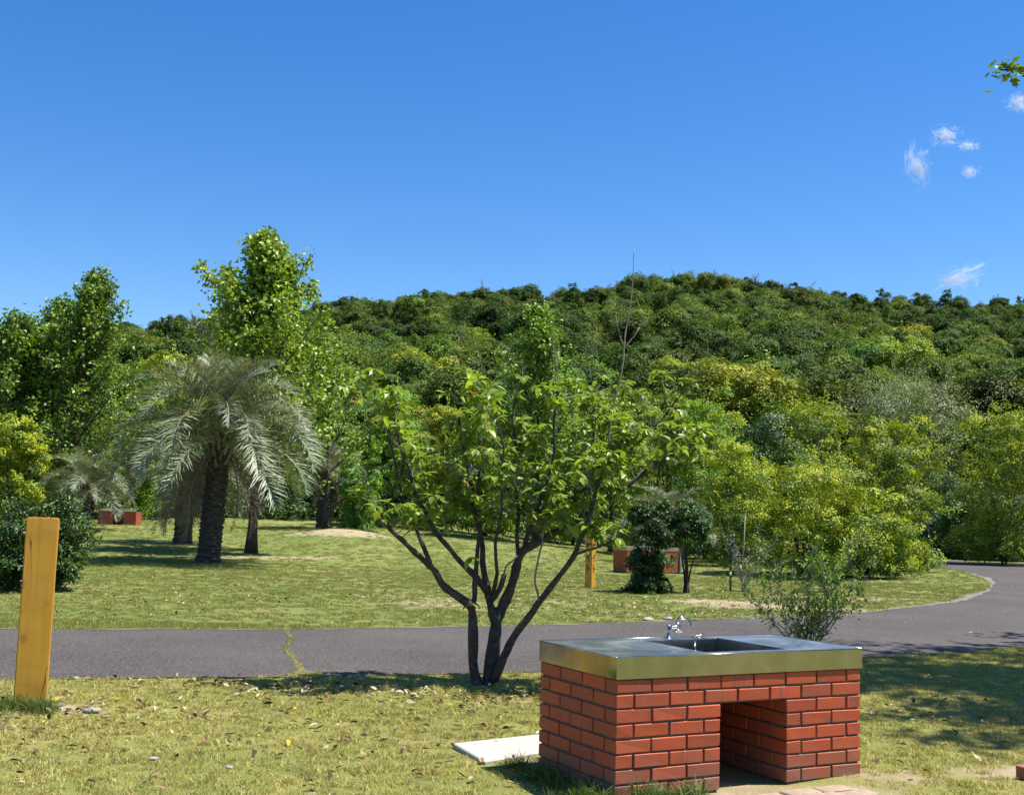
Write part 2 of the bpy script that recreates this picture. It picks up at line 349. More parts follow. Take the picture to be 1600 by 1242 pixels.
def height(x, y):
    x = np.asarray(x, float); y = np.asarray(y, float)
    left = 1-sstep(-6, 6, x - (y-30)*.05)
    rise = .62*np.clip((y-28)/22, 0, 3)**1.3*left*(1-sstep(60, 95, y)*.2)
    md = at(530, 815, 43); d2 = ((x-md[0])/2.3)**2+((y-43.5)/2.0)**2
    rise = rise + .42*np.exp(-d2*1.2)
    zr = np.interp(x*.94, sk[:, 0], sk[:, 1])
    s = np.clip((y-84)/(YR-84), 0, 1); hill = zr*s**1.03
    hill = hill*(1-.5*sstep(YR, YR+300, y))*(1-sstep(600, 1500, y)) + vnoise(x, y, 28)*1.6*sstep(95, 150, y)*(1-sstep(600, 900, y))
    lumps = .035*vnoise(x, y, 3.1, 2)*sstep(20, 30, y)*(1-sstep(80, 90, y))
    return rise*(1-sstep(90, 130, y)) + hill + lumps
def spaced(lo, hi, base, k, near0, near1):
    def side(c, e, sg):
        out = []; x = c; 
        while (e-x)*sg > 0:
            out.append(x); x += sg*max(base, k*abs(x-c))
        out.append(e); return out
    mid = list(np.arange(near0, near1, base))
    return np.array(sorted(set(side(near0-base, lo, -1) + mid + side(near1, hi, 1))))
XS = spaced(-2600, 2600, .16, .03, -5.2, 8.0); YS = spaced(-600, 3200, .16, .03, 5.0, 20.0)
gx, gy = np.meshgrid(XS, YS); P2 = np.c_[gx.ravel(), gy.ravel()]
nearmask = (np.abs(P2[:, 0]) < 60) & (P2[:, 1] > -5) & (P2[:, 1] < 110)
rdist = np.full(len(P2), 99.0); rin = np.zeros(len(P2), bool)
idx = np.where(nearmask)[0]; rdist[idx] = road_dist(P2[idx]); rin[idx] = in_road(P2[idx])
sd = np.where(rin, -rdist, rdist)
gz = height(P2[:, 0], P2[:, 1]); gz = np.where(sd < 0, np.minimum(gz, 0)*0, gz*sstep(0, 2.5, sd))
gz = gz - .05*(1-sstep(-.30, .05, sd)) + .012*vnoise(P2[:, 0], P2[:, 1], .5, 3)*sstep(.1, .8, sd)*(1-sstep(20, 40, P2[:, 1]))
nx, ny = len(XS), len(YS)
ii = (np.arange(ny-1)[:, None]*nx+np.arange(nx-1)[None, :]).ravel()
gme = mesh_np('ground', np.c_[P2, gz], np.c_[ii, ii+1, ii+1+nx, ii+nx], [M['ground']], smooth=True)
dirt = np.zeros(len(P2))
def dpatch(px, py, rx, ry, amt=1.0, Y=None):
    c = gp(px, py) if Y is None else at(px, py, Y)
    q = ((P2[:, 0]-c[0])/rx)**2+((P2[:, 1]-c[1])/ry)**2
    np.maximum(dirt, amt*np.exp(-q*1.1), out=dirt)
for a in [(1150, 942, 1.5, .9), (1240, 950, 2.0, .7), (700, 945, 1.6, 1.3, .62), (860, 940, 1.6, 1.6, .5), (150, 915, 1.2, .5, .75), (1180, 1236, .9, .28), (1385, 1215, .45, .30, .8),
          (1590, 1205, .5, .25), (90, 1108, .5, .25, .7), (690, 1160, .5, .16, .6), (930, 1240, .5, .2, .6), (1010, 1200, .9, .5, .8), (600, 1070, 1.4, .4, .45), (1330, 935, 3, 1.2, .65), (1400, 862, 6, 6, .7)]: dpatch(*a)
for _k in range(14): dpatch(430+15*_k, 866+5*_k, .45, .45, .62)
dpatch(530, 815, 2.3, 1.2, 1.1, 43); dpatch(440, 850, 3.0, 1.6, .7, 33); dpatch(200, 843, 3, 1, .7, 38); dpatch(600, 900, 1.5, 2.5, .45); dpatch(760, 850, 3, 2, .5); dpatch(240, 822, 6, 1.5, .55, 48)
at_ = gme.attributes.new('dirt', 'FLOAT', 'POINT'); at_.data.foreach_set('value', dirt.astype(np.float32))
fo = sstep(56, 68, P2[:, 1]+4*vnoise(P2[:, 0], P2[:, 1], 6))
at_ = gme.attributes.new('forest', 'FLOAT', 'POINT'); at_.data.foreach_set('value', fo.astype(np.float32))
at_ = gme.attributes.new('straw', 'FLOAT', 'POINT'); at_.data.foreach_set('value', (1-sstep(11.5, 14.5, P2[:, 1]-.25*P2[:, 0])).astype(np.float32))
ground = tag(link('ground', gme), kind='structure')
def hz(x, y):
    """ground height at a point, as built"""
    p = np.array([[x, y]], float); s = road_dist(p)[0]*(-1 if in_road(p)[0] else 1)
    return float(height(x, y))*float(sstep(0, 2.5, s)) if abs(x) < 60 and -5 < y < 110 else float(height(x, y))
# road sheet
import bmesh
from mathutils.geometry import delaunay_2d_cdt
_v, _e, _f = delaunay_2d_cdt([Vector(map(float, p)) for p in ROAD], [], [list(range(len(ROAD)))], 1, 1e-4)[:3]
me = mesh_np('road', [(q.x, q.y, .004) for q in _v], [t for t in _f], [M['asphalt']])
print('road tris', len(_f))
road = tag(link('road', me), kind='structure')
def strip(name, pts, wid, z, m, parent=None, kind=None):
    pts = np.array(pts); V = []; n = len(pts)
    for i, p in enumerate(pts):
        t = pts[min(i+1, n-1)]-pts[max(i-1, 0)]; t = t/(np.linalg.norm(t)+1e-9); q = np.array([-t[1], t[0]])
        wv = wid[i] if hasattr(wid, '__len__') else wid; a = wv*rs0.uniform(.7, 1.3); b = wv*rs0.uniform(.7, 1.3)
        V += [[*(p+q*a), z], [*(p-q*b), z]]
    F = [[2*i, 2*i+1, 2*i+3, 2*i+2] for i in range(n-1)]
    o = link(name, mesh_np(name, V, F, [m]), parent)
    if kind: tag(o, kind=kind)
    return o
crack = densify(np.array([gp(*q)[:2] for q in [(447, 986), (456, 1000), (444, 1012), (458, 1028), (468, 1044), (478, 1056)]]), .12, .012)
cw = np.interp(np.arange(len(crack)), [0, 8, 20, len(crack)-6, len(crack)-1], [.03, .015, .01, .025, .06])
strip('crack', crack, cw, .008, M['crack'], road)
ed = FAR; k = [i for i in range(len(ed)) if 6.0 < ed[i, 0] < 16 and ed[i, 1] < 40]
ew = np.interp(np.linspace(0, 1, len(k)), [0, .15, .3, .5, .8, 1], [.01, .12, .10, .02, .14, .02])
strip('sand_verge', ed[k], ew, .009, M['dust'], None, 'structure')
k = [i for i in range(len(ed)) if ed[i, 0] <= 6.0]
strip('dusty_edge', ed[k], np.clip(rs0.normal(.03, .03, len(k)), .004, .09), .0085, M['crack'], None, 'structure')
bm = bmesh.new()

# ------------------------------------------------------------------ foliage generators
def leaves(pos, ax, nrm, L, W, fold=.25, droop=.15):
    """diamond leaves, 4 verts / 2 tris each, folded along the middle"""
    n = len(pos); ax = ax/(np.linalg.norm(ax, axis=1)[:, None]+1e-9)
    s = np.cross(ax, nrm); s /= (np.linalg.norm(s, axis=1)[:, None]+1e-9); u = np.cross(s, ax)
    L = np.broadcast_to(L, n)[:, None]; W = np.broadcast_to(W, n)[:, None]
    mid = pos+ax*L*.45
    V = np.stack([pos, mid+s*W*.5+u*W*fold, pos+ax*L-u*L*droop, mid-s*W*.5+u*W*fold], 1).reshape(-1, 3)
    b = np.arange(n)[:, None]*4
    F = np.concatenate([b+np.array([[0, 1, 2]]), b+np.array([[0, 2, 3]])], 0)
    return V, F
def rdir(rs, n):
    d = rs.normal(size=(n, 3)); return d/(np.linalg.norm(d, axis=1)[:, None]+1e-9)
def lobed(rs, W, H, nl, n, ls, base=.25, lr=(.15, .25), asp=.55, lift=.3, vmin=-.6, sub=9, shag=.07, spr=.14):
    """rounded crown of leafy lobes, each lobe broken into smaller leaf clumps; W across, crown from base*H to H"""
    th = rs.uniform(0, 2*np.pi, nl); v = rs.uniform(vmin, 1, nl); rr = rs.uniform(.45, 1, nl)**.5
    cz = H*(base+1)/2; hz_ = H*(1-base)/2; r = W*rs.uniform(lr[0], lr[1], nl)*rs.choice([.7, 1, 1.25], nl)
    e = np.sqrt(np.clip(1-v*v*.8, 0, 1))
    C = np.c_[np.cos(th)*e*rr*(W/2-r*.8), np.sin(th)*e*rr*(W/2-r*.8), cz+v*rr*np.maximum(hz_-r*.7, .1)]
    if vmin <= -1:
        low = rs.rand(nl) < .28; C[low, 2] = r[low]*.55; C[low, :2] *= .95
    k = np.repeat(np.arange(nl), sub); d0 = rdir(rs, nl*sub); d0[:, 2] = np.where(d0[:, 2] < -.35, -d0[:, 2], d0[:, 2])
    r2 = r[k]*rs.uniform(.26, .5, len(k)); C2 = C[k]+d0*np.array([1, 1, .8])*(r[k]*rs.uniform(.62, .98, len(k)))[:, None]
    q = rs.choice(len(k), n, p=r2**1.8/(r2**1.8).sum()); d = rdir(rs, n); d[:, 2] = np.where(d[:, 2] < -.5, -d[:, 2], d[:, 2])
    pos = C2[q]+d*np.array([1, 1, .75])*(r2[q]*(rs.uniform(.5, 1.05, n)+shag*np.abs(rs.normal(0, 1, n))))[:, None]
    pos[:, 2] = np.abs(pos[:, 2]-.04)+.04
    ns_ = int(n*spr); g = max(1, ns_//22); sp = rs.choice(len(k), g); sd_ = d0[sp]+np.array([0, 0, .45])+.35*rdir(rs, g); sl = r[k[sp]]*rs.uniform(.45, .95, g)
    w_ = rs.randint(0, g, ns_); u_ = rs.rand(ns_)[:, None]; pos[:ns_] = C2[sp][w_]+sd_[w_]*(sl[w_])[:, None]*u_+rdir(rs, ns_)*ls*(1.25-u_)*1.1; d[:ns_] = sd_[w_]
    pos[:, 2] = np.abs(pos[:, 2]-.04)+.04
    nrm = .6*d+1.1*d0[q]+.35*rdir(rs, n)+np.array([0, 0, lift]); ax = np.cross(nrm, rdir(rs, n))+d*.6
    L = ls*rs.uniform(.65, 1.35, n); global TONE; tn = rs.beta(1.4, 1.6, len(k)); TONE = tn[q]; TONE[:ns_] = rs.beta(2.2, 1.2, g)[w_]
    return leaves(pos, ax, nrm, L, L*asp)
def set_tone(me, nleaf, extra=0):
    t = TONE if TONE is not None and len(TONE) == nleaf else np.random.RandomState(nleaf).rand(nleaf)
    a = me.attributes.new('tone', 'FLOAT', 'POINT'); a.data.foreach_set('value', np.r_[np.repeat(t, 4), np.zeros(extra)].astype(np.float32)); return me
TONE = None
def branchy(rs, H, R, prof, nprim, ntw, nlf, ls, r0, cb=.22, el0=20, el1=65, lean=(0, 0), asp=.8, sig=.35, curve=.25, twl=.3):
    """trunk, rising limbs, twigs with leaf clusters; prof(t) scales limb length by height"""
    mb = MB(); nt_ = 12; tp = []
    ph = rs.uniform(0, 6, 2)
    for i in range(nt_+1):
        t = i/nt_; tp.append(np.array([lean[0]*t**1.6*H+.02*H*math.sin(3*t+ph[0])*t, lean[1]*t**1.6*H+.02*H*math.sin(2.6*t+ph[1])*t, H*t]))
    tp = np.array(tp); mb.tube(tp, [r0*(1-.93*(i/nt_)**.8)*(1.35 if i == 0 else 1) for i in range(nt_+1)], 8)
    LP = []; LA = []
    for i in range(nprim):
        t = cb+(1-cb)*((i+rs.uniform(.0, .9))/nprim); L = max(.25, R*prof(t)*rs.uniform(.8, 1.12))
        az = i*2.39996+rs.uniform(-.4, .4); el = rad(el0+(el1-el0)*((t-cb)/(1-cb))+rs.uniform(-8, 8))
        f = t*nt_; a = int(min(f, nt_-1)); p0 = tp[a]+(tp[a+1]-tp[a])*(f-a)
        d = np.array([math.cos(az)*math.cos(el), math.sin(az)*math.cos(el), math.sin(el)])
        m = 6; path = [p0]; dd = d.copy()
        for j in range(m):
            dd = dd+np.array([lean[0]*.5, lean[1]*.5, curve/m])+rs.normal(0, .07, 3); dd /= np.linalg.norm(dd); path.append(path[-1]+dd*L/m)
        path = np.array(path); rb = max(.012, r0*.42*(1-t)+.012)
        mb.tube(path, [rb*(1-.85*j/m) for j in range(m+1)], 5, False)
        for q in range(ntw):
            u = .22+.78*((q+rs.uniform(0, 1))/ntw); f2 = u*m; b = int(min(f2, m-1)); s0 = path[b]+(path[b+1]-path[b])*(f2-b)
            td = rdir(rs, 1)[0]*.9+dd*.5+np.array([0, 0, .25]); td /= np.linalg.norm(td)
            tl = twl*L*(1.15-.7*u)*rs.uniform(.6, 1.2)+.15; s1 = s0+td*tl*.55; s2 = s0+td*tl+np.array([0, 0, .06*tl])
            mb.tube([s0, s1, s2], [.012, .008, .004], 3, False)
            k = rs.poisson(nlf)+1; g = rs.uniform(.25, 1.05, k)[:, None]
            pp = s0+(s2-s0)*g+rs.normal(0, sig*ls*2.2, (k, 3)); LP.append(pp); LA.append(np.tile(td, (k, 1)))
    pos = np.vstack(LP); ax = np.vstack(LA)*.5+rdir(rs, len(pos))+np.array([0, 0, -.35])
    nrm = rdir(rs, len(pos))*.8+np.array([0, 0, .9]); L = ls*rs.uniform(.7, 1.3, len(pos))
    return mb, leaves(pos, ax, nrm, L, L*asp)
def make_tree(name, label, loc, wood, lf, wm, lm, cat='tree', group=None, parts=('trunk', 'crown'), rz=0.0):
    t = thing(name, label, cat, loc, rz, group)
    if wood is not None: link(parts[0], wood.mesh(parts[0], M[wm], True), t)
    link(parts[1], set_tone(mesh_np(parts[1], lf[0], lf[1], [M[lm]]), len(lf[0])//4), t)
    return t
def stems(rs, n, H, W, r):
    mb = MB()
    for i in range(n):
        a = rs.uniform(0, 6.28); R = W*rs.uniform(.15, .5); h = H*rs.uniform(.5, .95)
        p = [np.array([.06*math.cos(a), .06*math.sin(a), -.05])]
        for j in range(1, 6):
            u = j/5; p.append(np.array([math.cos(a)*R*u**1.4, math.sin(a)*R*u**1.4, h*u])+rs.normal(0, .02*H, 3)*u)
        mb.tube(p, [r*(1-.8*j/5) for j in range(6)], 5, False)
    return mb
# ------------------------------------------------------------------ brick sink stations
BW, BD, BH, PITCHZ, ZTOP = .21, .10, .0635, .0735, .586
def brick_meshes(L, nvar, seed):
    out = []; rs = np.random.RandomState(seed)
    for k in range(nvar):
        bm = bmesh.new(); bmesh.ops.create_cube(bm, size=1)
        for v in bm.verts: v.co = Vector((v.co.x*L, v.co.y*BD, v.co.z*BH))+Vector(rs.normal(0, .0011, 3))
        bmesh.ops.bevel(bm, geom=bm.edges[:], offset=.0035, segments=1, affect='EDGES')
        me = bpy.data.meshes.new('brick'); bm.to_mesh(me); bm.free(); me.materials.append(M['brick']); out.append(me)
    return out
BFULL = brick_meshes(BW, 8, 1); BHALF = brick_meshes(.10, 5, 2)
def faucet(par, s, t, z):
    f = link('faucet', None, par, (s, t, z)); f.scale = (.88, .88, .84)
    mb = MB(); mb.lathe([(.026, 0), (.026, .006), (.012, .010), (.0115, .072), (.014, .076), (.014, .090), (.008, .094)], 14)
    link('riser', mb.mesh('riser', M['chrome'], True), f)
    mb = MB(); mb.tube([(0, 0, .074), (.03, -.004, .074), (.05, -.006, .076), (.085, -.01, .078)], [.011, .010, .014, .014], 12)
    mb.tube([(.068, -.008, .055), (.068, -.008, .105)], [.013, .011], 12); link('valve', mb.mesh('valve', M['chrome'], True), f)
    mb = MB(); mb.tube([(.068, -.008, .04), (.068, -.008, .06)], [.017, .013], 8)
    for a in range(4): mb.tube([(.068, -.008, .046), (.068+.03*math.cos(a*1.57+.5), -.008+.03*math.sin(a*1.57+.5), .044)], [.006, .005], 6)
    link('handle', mb.mesh('handle', M['chrome'], True), f)
    mb = MB(); pts = [(.068, -.008, .10), (.066, -.008, .122), (.078, -.01, .136), (.10, -.014, .139), (.135, -.02, .131), (.158, -.026, .116), (.168, -.028, .096), (.170, -.029, .083)]
    mb.tube(pts, [.009, .009, .009, .009, .0085, .0085, .009, .0095], 12); link('spout', mb.mesh('spout', M['chrome'], True), f)
    return f
def make_sink(label, loc, rz):
    t = thing('brick_sink', label, 'sink', loc, rz, 'brick outdoor sinks with steel tops')
    rs = random.Random(7)
    def put(half, s0, s1, t0, t1, row):
        z = ZTOP-row*PITCHZ-BH/2; ms = BHALF if half else BFULL
        alongx = (s1-s0) > (t1-t0)-1e-6
        o = link('brick', rs.choice(ms), t, ((s0+s1)/2+rs.uniform(-.0012, .0012), (t0+t1)/2+rs.uniform(-.0012, .0012), z+rs.uniform(-.001, .001)))
        if half and not alongx: pass
        o.rotation_euler = (rs.uniform(-.004, .004), 0, (0 if alongx else math.pi/2)+rs.uniform(-.004, .004)+(math.pi if rs.random() < .5 else 0))
    for row in range(8):
        odd = row % 2 == 0; op = row >= 2
        for i in range(7):                                   # front
            s = i*.22 if odd else .11+i*.22
            if op and .5 < s < 1.09 + (0 if odd else .02):
                continue
            put(False, s, s+.21, 0, .10, row)
        for i in range(7):                                   # back
            s = .11+i*.22 if odd else i*.22
            put(False, s, s+.21, .66, .76, row)
        for i in range(3):                                   # sides
            a = .11+i*.22 if odd else i*.22; put(False, 0, .10, a, a+.21, row)
            a = i*.22 if odd else .11+i*.22; put(False, 1.54, 1.64, a, a+.21, row)
        if op:
            for s in (.55, 1.10):                            # cheeks of the knee opening
                if odd:
                    for a in (.11, .33): put(False, s, s+.10, a, a+.21, row)
                    put(True, s, s+.10, .55, .65, row)
                    if s < 1: pass
                else:
                    for a in (0, .22, .44): put(False, s, s+.10, a, a+.21, row)
    mb = MB(); g = .011; z1 = ZTOP-.002; zo = ZTOP-2*PITCHZ+.004
    def mbox(s0, s1, t0, t1, za, zb): mb.box(((s0+s1)/2, (t0+t1)/2, (za+zb)/2), (s1-s0, t1-t0, zb-za))
    mbox(g, .10-g, g, .76-g, -.05, z1); mbox(1.54+g, 1.64-g, g, .76-g, -.05, z1); mbox(.10-g, 1.54+g, .66+g, .76-g, -.05, z1-.001)
    mbox(.10-g, 1.54+g, g, .10-g, zo, z1-.001); mbox(.10-g, .65-g, g, .10-g, -.05, zo); mbox(1.10+g, 1.54+g, g, .10-g, -.05, zo)
    mbox(.55+g, .65-g, .10-g, .66+g, -.05, zo); mbox(1.10+g, 1.20-g, .10-g, .66+g, -.05, zo)
    link('mortar', mb.mesh('mortar', M['mortar']), t)
    # steel top with a sunk basin
    z0, zt = .590, .700; a0, a1, b0, b1 = -.007, 1.647, -.007, .767; c0, c1, d0, d1 = .60, 1.16, .07, .68
    top = MB()
    top.add([(a0,b0,zt),(a1,b0,zt),(a1,b1,zt),(a0,b1,zt),(c0,d0,zt),(c1,d0,zt),(c1,d1,zt),(c0,d1,zt)], [(0,1,5,4),(1,2,6,5),(2,3,7,6),(3,0,4,7)])
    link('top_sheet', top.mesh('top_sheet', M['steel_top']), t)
    ap = MB()
    for q in (((a0+a1)/2, b0+.0015, (a1-a0), .003), ((a0+a1)/2, b1-.0015, a1-a0, .003)): ap.box((q[0], q[1], (z0+zt-.001)/2), (q[2], q[3], zt-.001-z0))
    for q in ((a0+.0015, (b0+b1)/2, .003, b1-b0-.006), (a1-.0015, (b0+b1)/2, .003, b1-b0-.006)): ap.box((q[0], q[1], (z0+zt-.001)/2), (q[2], q[3], zt-.001-z0))
    ap.box(((a0+a1)/2, (b0+b1)/2, z0+.002), (a1-a0-.008, b1-b0-.008, .002))
    apo = link('apron', ap.mesh('apron', M['steel']), t)
    ed = MB(); e = .003
    for p, q in (((a0,b0),(a1,b0)), ((a1,b0),(a1,b1)), ((a1,b1),(a0,b1)), ((a0,b1),(a0,b0))): ed.tube([(p[0],p[1],zt-.0012), (q[0],q[1],zt-.0012)], .0036, 8)
    link('folded_edge', ed.mesh('folded_edge', M['chrome'], True), t)
    bs = MB(); zb = zt-.19; q = .03
    def ring(o, z): return [(c0+o,d0+o,z),(c1-o,d0+o,z),(c1-o,d1-o,z),(c0+o,d1-o,z)]
    bs.add(ring(0, zt)+ring(.004, zt-.006)+ring(.012, zb+q)+ring(q, zb), [(i+4*k, (i+1)%4+4*k, (i+1)%4+4*k+4, i+4*k+4) for k in range(3) for i in range(4)]+[(12,13,14,15)])
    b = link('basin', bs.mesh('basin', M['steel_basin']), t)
    dr = MB(); dr.lathe([(.045, 0), (.045, .003), (.03, .004), (.028, .001)], 18); link('drain', dr.mesh('drain', M['chrome'], True), b, ((c0+c1)/2, (d0+d1)/2, zb+.001))
    faucet(t, .84, .725, zt)
    pc = link('plug_chain', None, t, (1.05, .715, zt)); rr = random.Random(3)
    mb = MB(); mb.lathe([(.012, 0), (.012, .012), (.006, .016)], 10); mb.tube([(0, 0, .014), (.05, .01, .018)], [.006, .006], 6)
    link('chain_post', mb.mesh('chain_post', M['chrome'], True), pc)
    mb = MB(); pts = [(-.01*i, -.004*i, .012-.0006*i) for i in range(6)]+[(-.055, -.033-.002*i, .004-.012*i) for i in range(9)]
    for p in pts: mb.lathe([(.001, -.005), (.0048, -.002), (.0048, .002), (.001, .005)], 6, p)
    mb.lathe([(.004, -.03), (.013, -.02), (.011, 0), (.003, .003)], 10, (-.055, -.05, -.115)); link('plug', mb.mesh('plug', M['chrome'], True), pc)
    return t
SX, SY, SYAW = .562, 5.836, .492
sink = make_sink('large red brick sink with mirror steel top and tap beside the leafy small tree', (SX, SY, 0), SYAW)
def sl2w(s, t, z=0.0):
    return (SX+s*math.cos(SYAW)-t*math.sin(SYAW), SY+s*math.sin(SYAW)+t*math.cos(SYAW), z)
p = gp(979, 891); s2 = copy_tree(sink); s2.location = (p[0]*.96, p[1]*.96, 0); s2.rotation_euler[2] = .42
s2['label'] = 'red brick sink half hidden behind the dark glossy bush beside the lettered post'
pan = MB(); pan.box((0, 0, .33), (.05, .76, .68)); pan.box((.10, .1, .03), (.5, .9, .03))
link('side_panel', pan.mesh('side_panel', M['grey_panel']), s2, (1.72, .36, 0))
p = at(152, 820, 50); s3 = copy_tree(sink); s3.location = (p[0], p[1], hz(p[0], p[1])); s3.rotation_euler[2] = .02
s3['label'] = 'small distant red brick sink on the rise beyond the palms'
# concrete slab and paving
c = [gp(708, 1168), gp(845, 1153), gp(905, 1172), gp(757, 1197)]; c = [np.array(q[:2]) for q in c]
mb = MB(); mb.add([(*q, -.05) for q in c]+[(*q, .028) for q in c], [(3,2,1,0),(4,5,6,7),(0,1,5,4),(1,2,6,5),(2,3,7,6),(3,0,4,7)])
o = link('concrete_slab', mb.mesh('concrete_slab', M['concrete'])); bevel(o, .006); tag(o, 'pale concrete slab lying in the grass behind the large brick sink', 'slab')
pv = thing('brick_paving', 'weathered tan pavers set in dirt at the open front of the large brick sink', 'paving', sl2w(.70, -.30), SYAW)
rs = random.Random(4); pm = []
for k in range(3):
    mb = MB(); mb.box((0, 0, 0), (.21, .10, .06)); pm.append(mb.mesh('paver', M['paver']))
for i in range(4):
    for j in range(3):
        o = link('paver', rs.choice(pm), pv, (-.12+i*.222+(j % 2)*.06, -.12+j*.112, -.022+rs.uniform(-.004, .004))); bevel(o, .006)
        o.rotation_euler = (rs.uniform(-.02, .02), rs.uniform(-.02, .02), rs.uniform(-.02, .02))
# brick kerb at the right edge
p = gp(1603, 1214); o = link('brick_block', brick_meshes(.21, 1, 9)[0], None, (p[0]+.06, p[1], .03), .5); o.scale = (1, 1.1, 1.1)
tag(o, 'lone weathered brick lying in sandy dirt on the near lawn', 'brick')

# ------------------------------------------------------------------ posts
def post(name, label, loc, rz, hw, h, seed):
    t = thing(name, label, 'post', loc, rz, 'orange painted wooden posts'); r = np.random.RandomState(seed)
    bm = bmesh.new(); bmesh.ops.create_cube(bm, size=1)
    for v in bm.verts: v.co = Vector((v.co.x*hw*2, v.co.y*hw*2, (v.co.z+.5)*(h+.1)-.1))
    bmesh.ops.subdivide_edges(bm, edges=[e for e in bm.edges if abs(e.verts[0].co.z-e.verts[1].co.z) > .3], cuts=14)
    for v in bm.verts: v.co += Vector((r.normal(0, .0006), r.normal(0, .0006), 0))
    ve = [e for e in bm.edges if (abs(e.verts[0].co.x-e.verts[1].co.x) < .02 and abs(e.verts[0].co.y-e.verts[1].co.y) < .02) or (e.verts[0].co.z > h-.01 and e.verts[1].co.z > h-.01)]
    bmesh.ops.bevel(bm, geom=ve, offset=.007, segments=2, affect='EDGES')
    me = bpy.data.meshes.new('timber'); bm.to_mesh(me); bm.free(); me.materials.append(M['wood']); link('timber', me, t); return t
p = gp(47, 1101); P1 = post('orange_post', 'plain orange painted square wooden post beside the asphalt road, grass round its foot', (p[0], p[1], -.02), .33, .103, 1.30, 3)
p = gp(922, 918); P2o = post('orange_post', 'orange square wooden post with black brushed characters beside the glossy bush', (p[0], p[1], -.02), rad(52), .082, 1.28, 8)
def glyph(face, zc, strokes, hw):
    mb = MB()
    for (x0, z0, x1, z1, wd) in strokes:
        a = Vector((x0, 0, z0)); b = Vector((x1, 0, z1)); d = b-a; ang = math.atan2(d.z, d.x)
        mb.box(((x0+x1)/2, 0, (z0+z1)/2), (d.length, .003, wd), Matrix.Rotation(-ang, 3, 'Y'))
    o = link('lettering', mb.mesh('lettering', M['ink']), P2o)
    if face == 0: o.location = (0, -hw-.002, zc)
    else: o.location = (-hw-.002, 0, zc); o.rotation_euler[2] = -math.pi/2
SA = [(-.065, .035, .065, .035, .017), (-.03, .075, -.03, -.02, .017), (.03, .075, .03, -.01, .017), (.03, -.01, -.005, -.07, .016)]
I_ = [(.05, .07, -.055, -.015, .019), (.005, .03, .005, -.085, .019)]
TO = [(-.02, .08, -.02, -.08, .019), (-.02, .02, .05, -.025, .018)]
for fc in (0, 1):
    for zc, g in ((1.12, SA), (.66, I_), (.44, TO), (.89, SA[:2]+I_[:1])):
        glyph(fc, zc-.02, g, .082)
# black cross-armed stake, thin grey pole
p = gp(1141, 923); t = thing('black_stake', 'thin black iron stake with a short cross arm on bare sandy ground', 'stake', (p[0], p[1], 0), .15)
mb = MB(); mb.tube([(.0, 0, -.05), (.01, 0, .5), (.03, 0, 1.0)], .021, 8); link('pole', mb.mesh('pole', M['black_paint'], True), t)
mb = MB(); mb.tube([(-.10, 0, .73), (.30, 0, .74)], .017, 8); link('cross_arm', mb.mesh('cross_arm', M['black_paint'], True), t)
mb = MB(); mb.box((.03, 0, 1.0), (.10, .05, .05)); link('cap', mb.mesh('cap', M['black_paint']), t)
p = gp(1160, 915); t = thing('garden_pole', 'slim pale grey pole standing in front of the golden bush', 'pole', (p[0], p[1], 0))
mb = MB(); mb.tube([(0, 0, -.05), (.02, 0, .8), (.05, 0, 1.62)], .012, 6); link('pole', mb.mesh('pole', M['grey_panel'], True), t)
mb = MB(); mb.lathe([(.016, 0), (.016, .02), (.008, .03)], 8, (.05, 0, 1.61)); link('cap', mb.mesh('cap', M['grey_panel'], True), t)

# ------------------------------------------------------------------ palms
def frond_mesh(seed, L, e0, droop, n=84, lm='palm_frond', ll=.215):
    rs = np.random.RandomState(seed); m = 22; P = [np.zeros(3)]; T = []
    for i in range(m):
        u = (i+.5)/m; a = rad(e0)-rad(droop)*u**1.25; d = np.array([math.cos(a), .05*math.sin(seed)*u, math.sin(a)]); T.append(d/np.linalg.norm(d)); P.append(P[-1]+T[-1]*L/m)
    P = np.array(P); T.append(T[-1]); T = np.array(T); mb = MB(); mb.tube(P, [.0085*(1-.85*(i/m))+.001 for i in range(m+1)], 4, False)
    V = []; F = []
    us = np.linspace(.14, .995, n)
    for sgn in (-1, 1):
        for u in us:
            u = min(.998, max(.12, u+rs.normal(0, .004))); f = u*m; k = int(min(f, m-1)); p = P[k]+(P[k+1]-P[k])*(f-k); t = T[k]
            side = np.array([0, sgn, 0.]); up = np.cross(t, np.array([0, 1., 0])); up = up if up[2]*1 > -2 else -up
            up = np.array([-t[2], 0, t[0]])
            fw = .5+.6*u; d = side*1.0+t*fw+up*rs.uniform(.15, .85); d /= np.linalg.norm(d); d = d+rs.normal(0, .13, 3)
            l = ll*(math.sin(math.pi*min(1, (u*.86+.13)))**.6)*rs.uniform(.85, 1.12)
            wv = np.cross(d, up); wv /= np.linalg.norm(wv); wd = .0040
            p1 = p+d*l*.5; p2 = p+d*l-np.array([0, 0, .06+.08*rs.rand()])*l
            o = len(V); V += [p-wv*wd*.6, p+wv*wd*.6, p1-wv*wd, p1+wv*wd, p2]; F += [(o, o+1, o+3), (o, o+3, o+2), (o+2, o+3, o+4)]
    o0 = len(mb.v); me = bpy.data.meshes.new('frond'); me.from_pydata(mb.v+[tuple(map(float, v)) for v in V], [], mb.f+[tuple(i+o0 for i in q) for q in F]); me.materials.append(M[lm]); me.update(); return me
FR = {}
for k, (e0, dr) in enumerate([(88, 85), (76, 112), (62, 130), (44, 120), (28, 106), (10, 88)]): FR[k] = [frond_mesh(k*3+j, 1.0, e0+4*j, dr+8*j) for j in range(2)]
FD = [frond_mesh(40+j, 1.0, -38-10*j, 45, 46, 'palm_dry', .2) for j in range(2)]
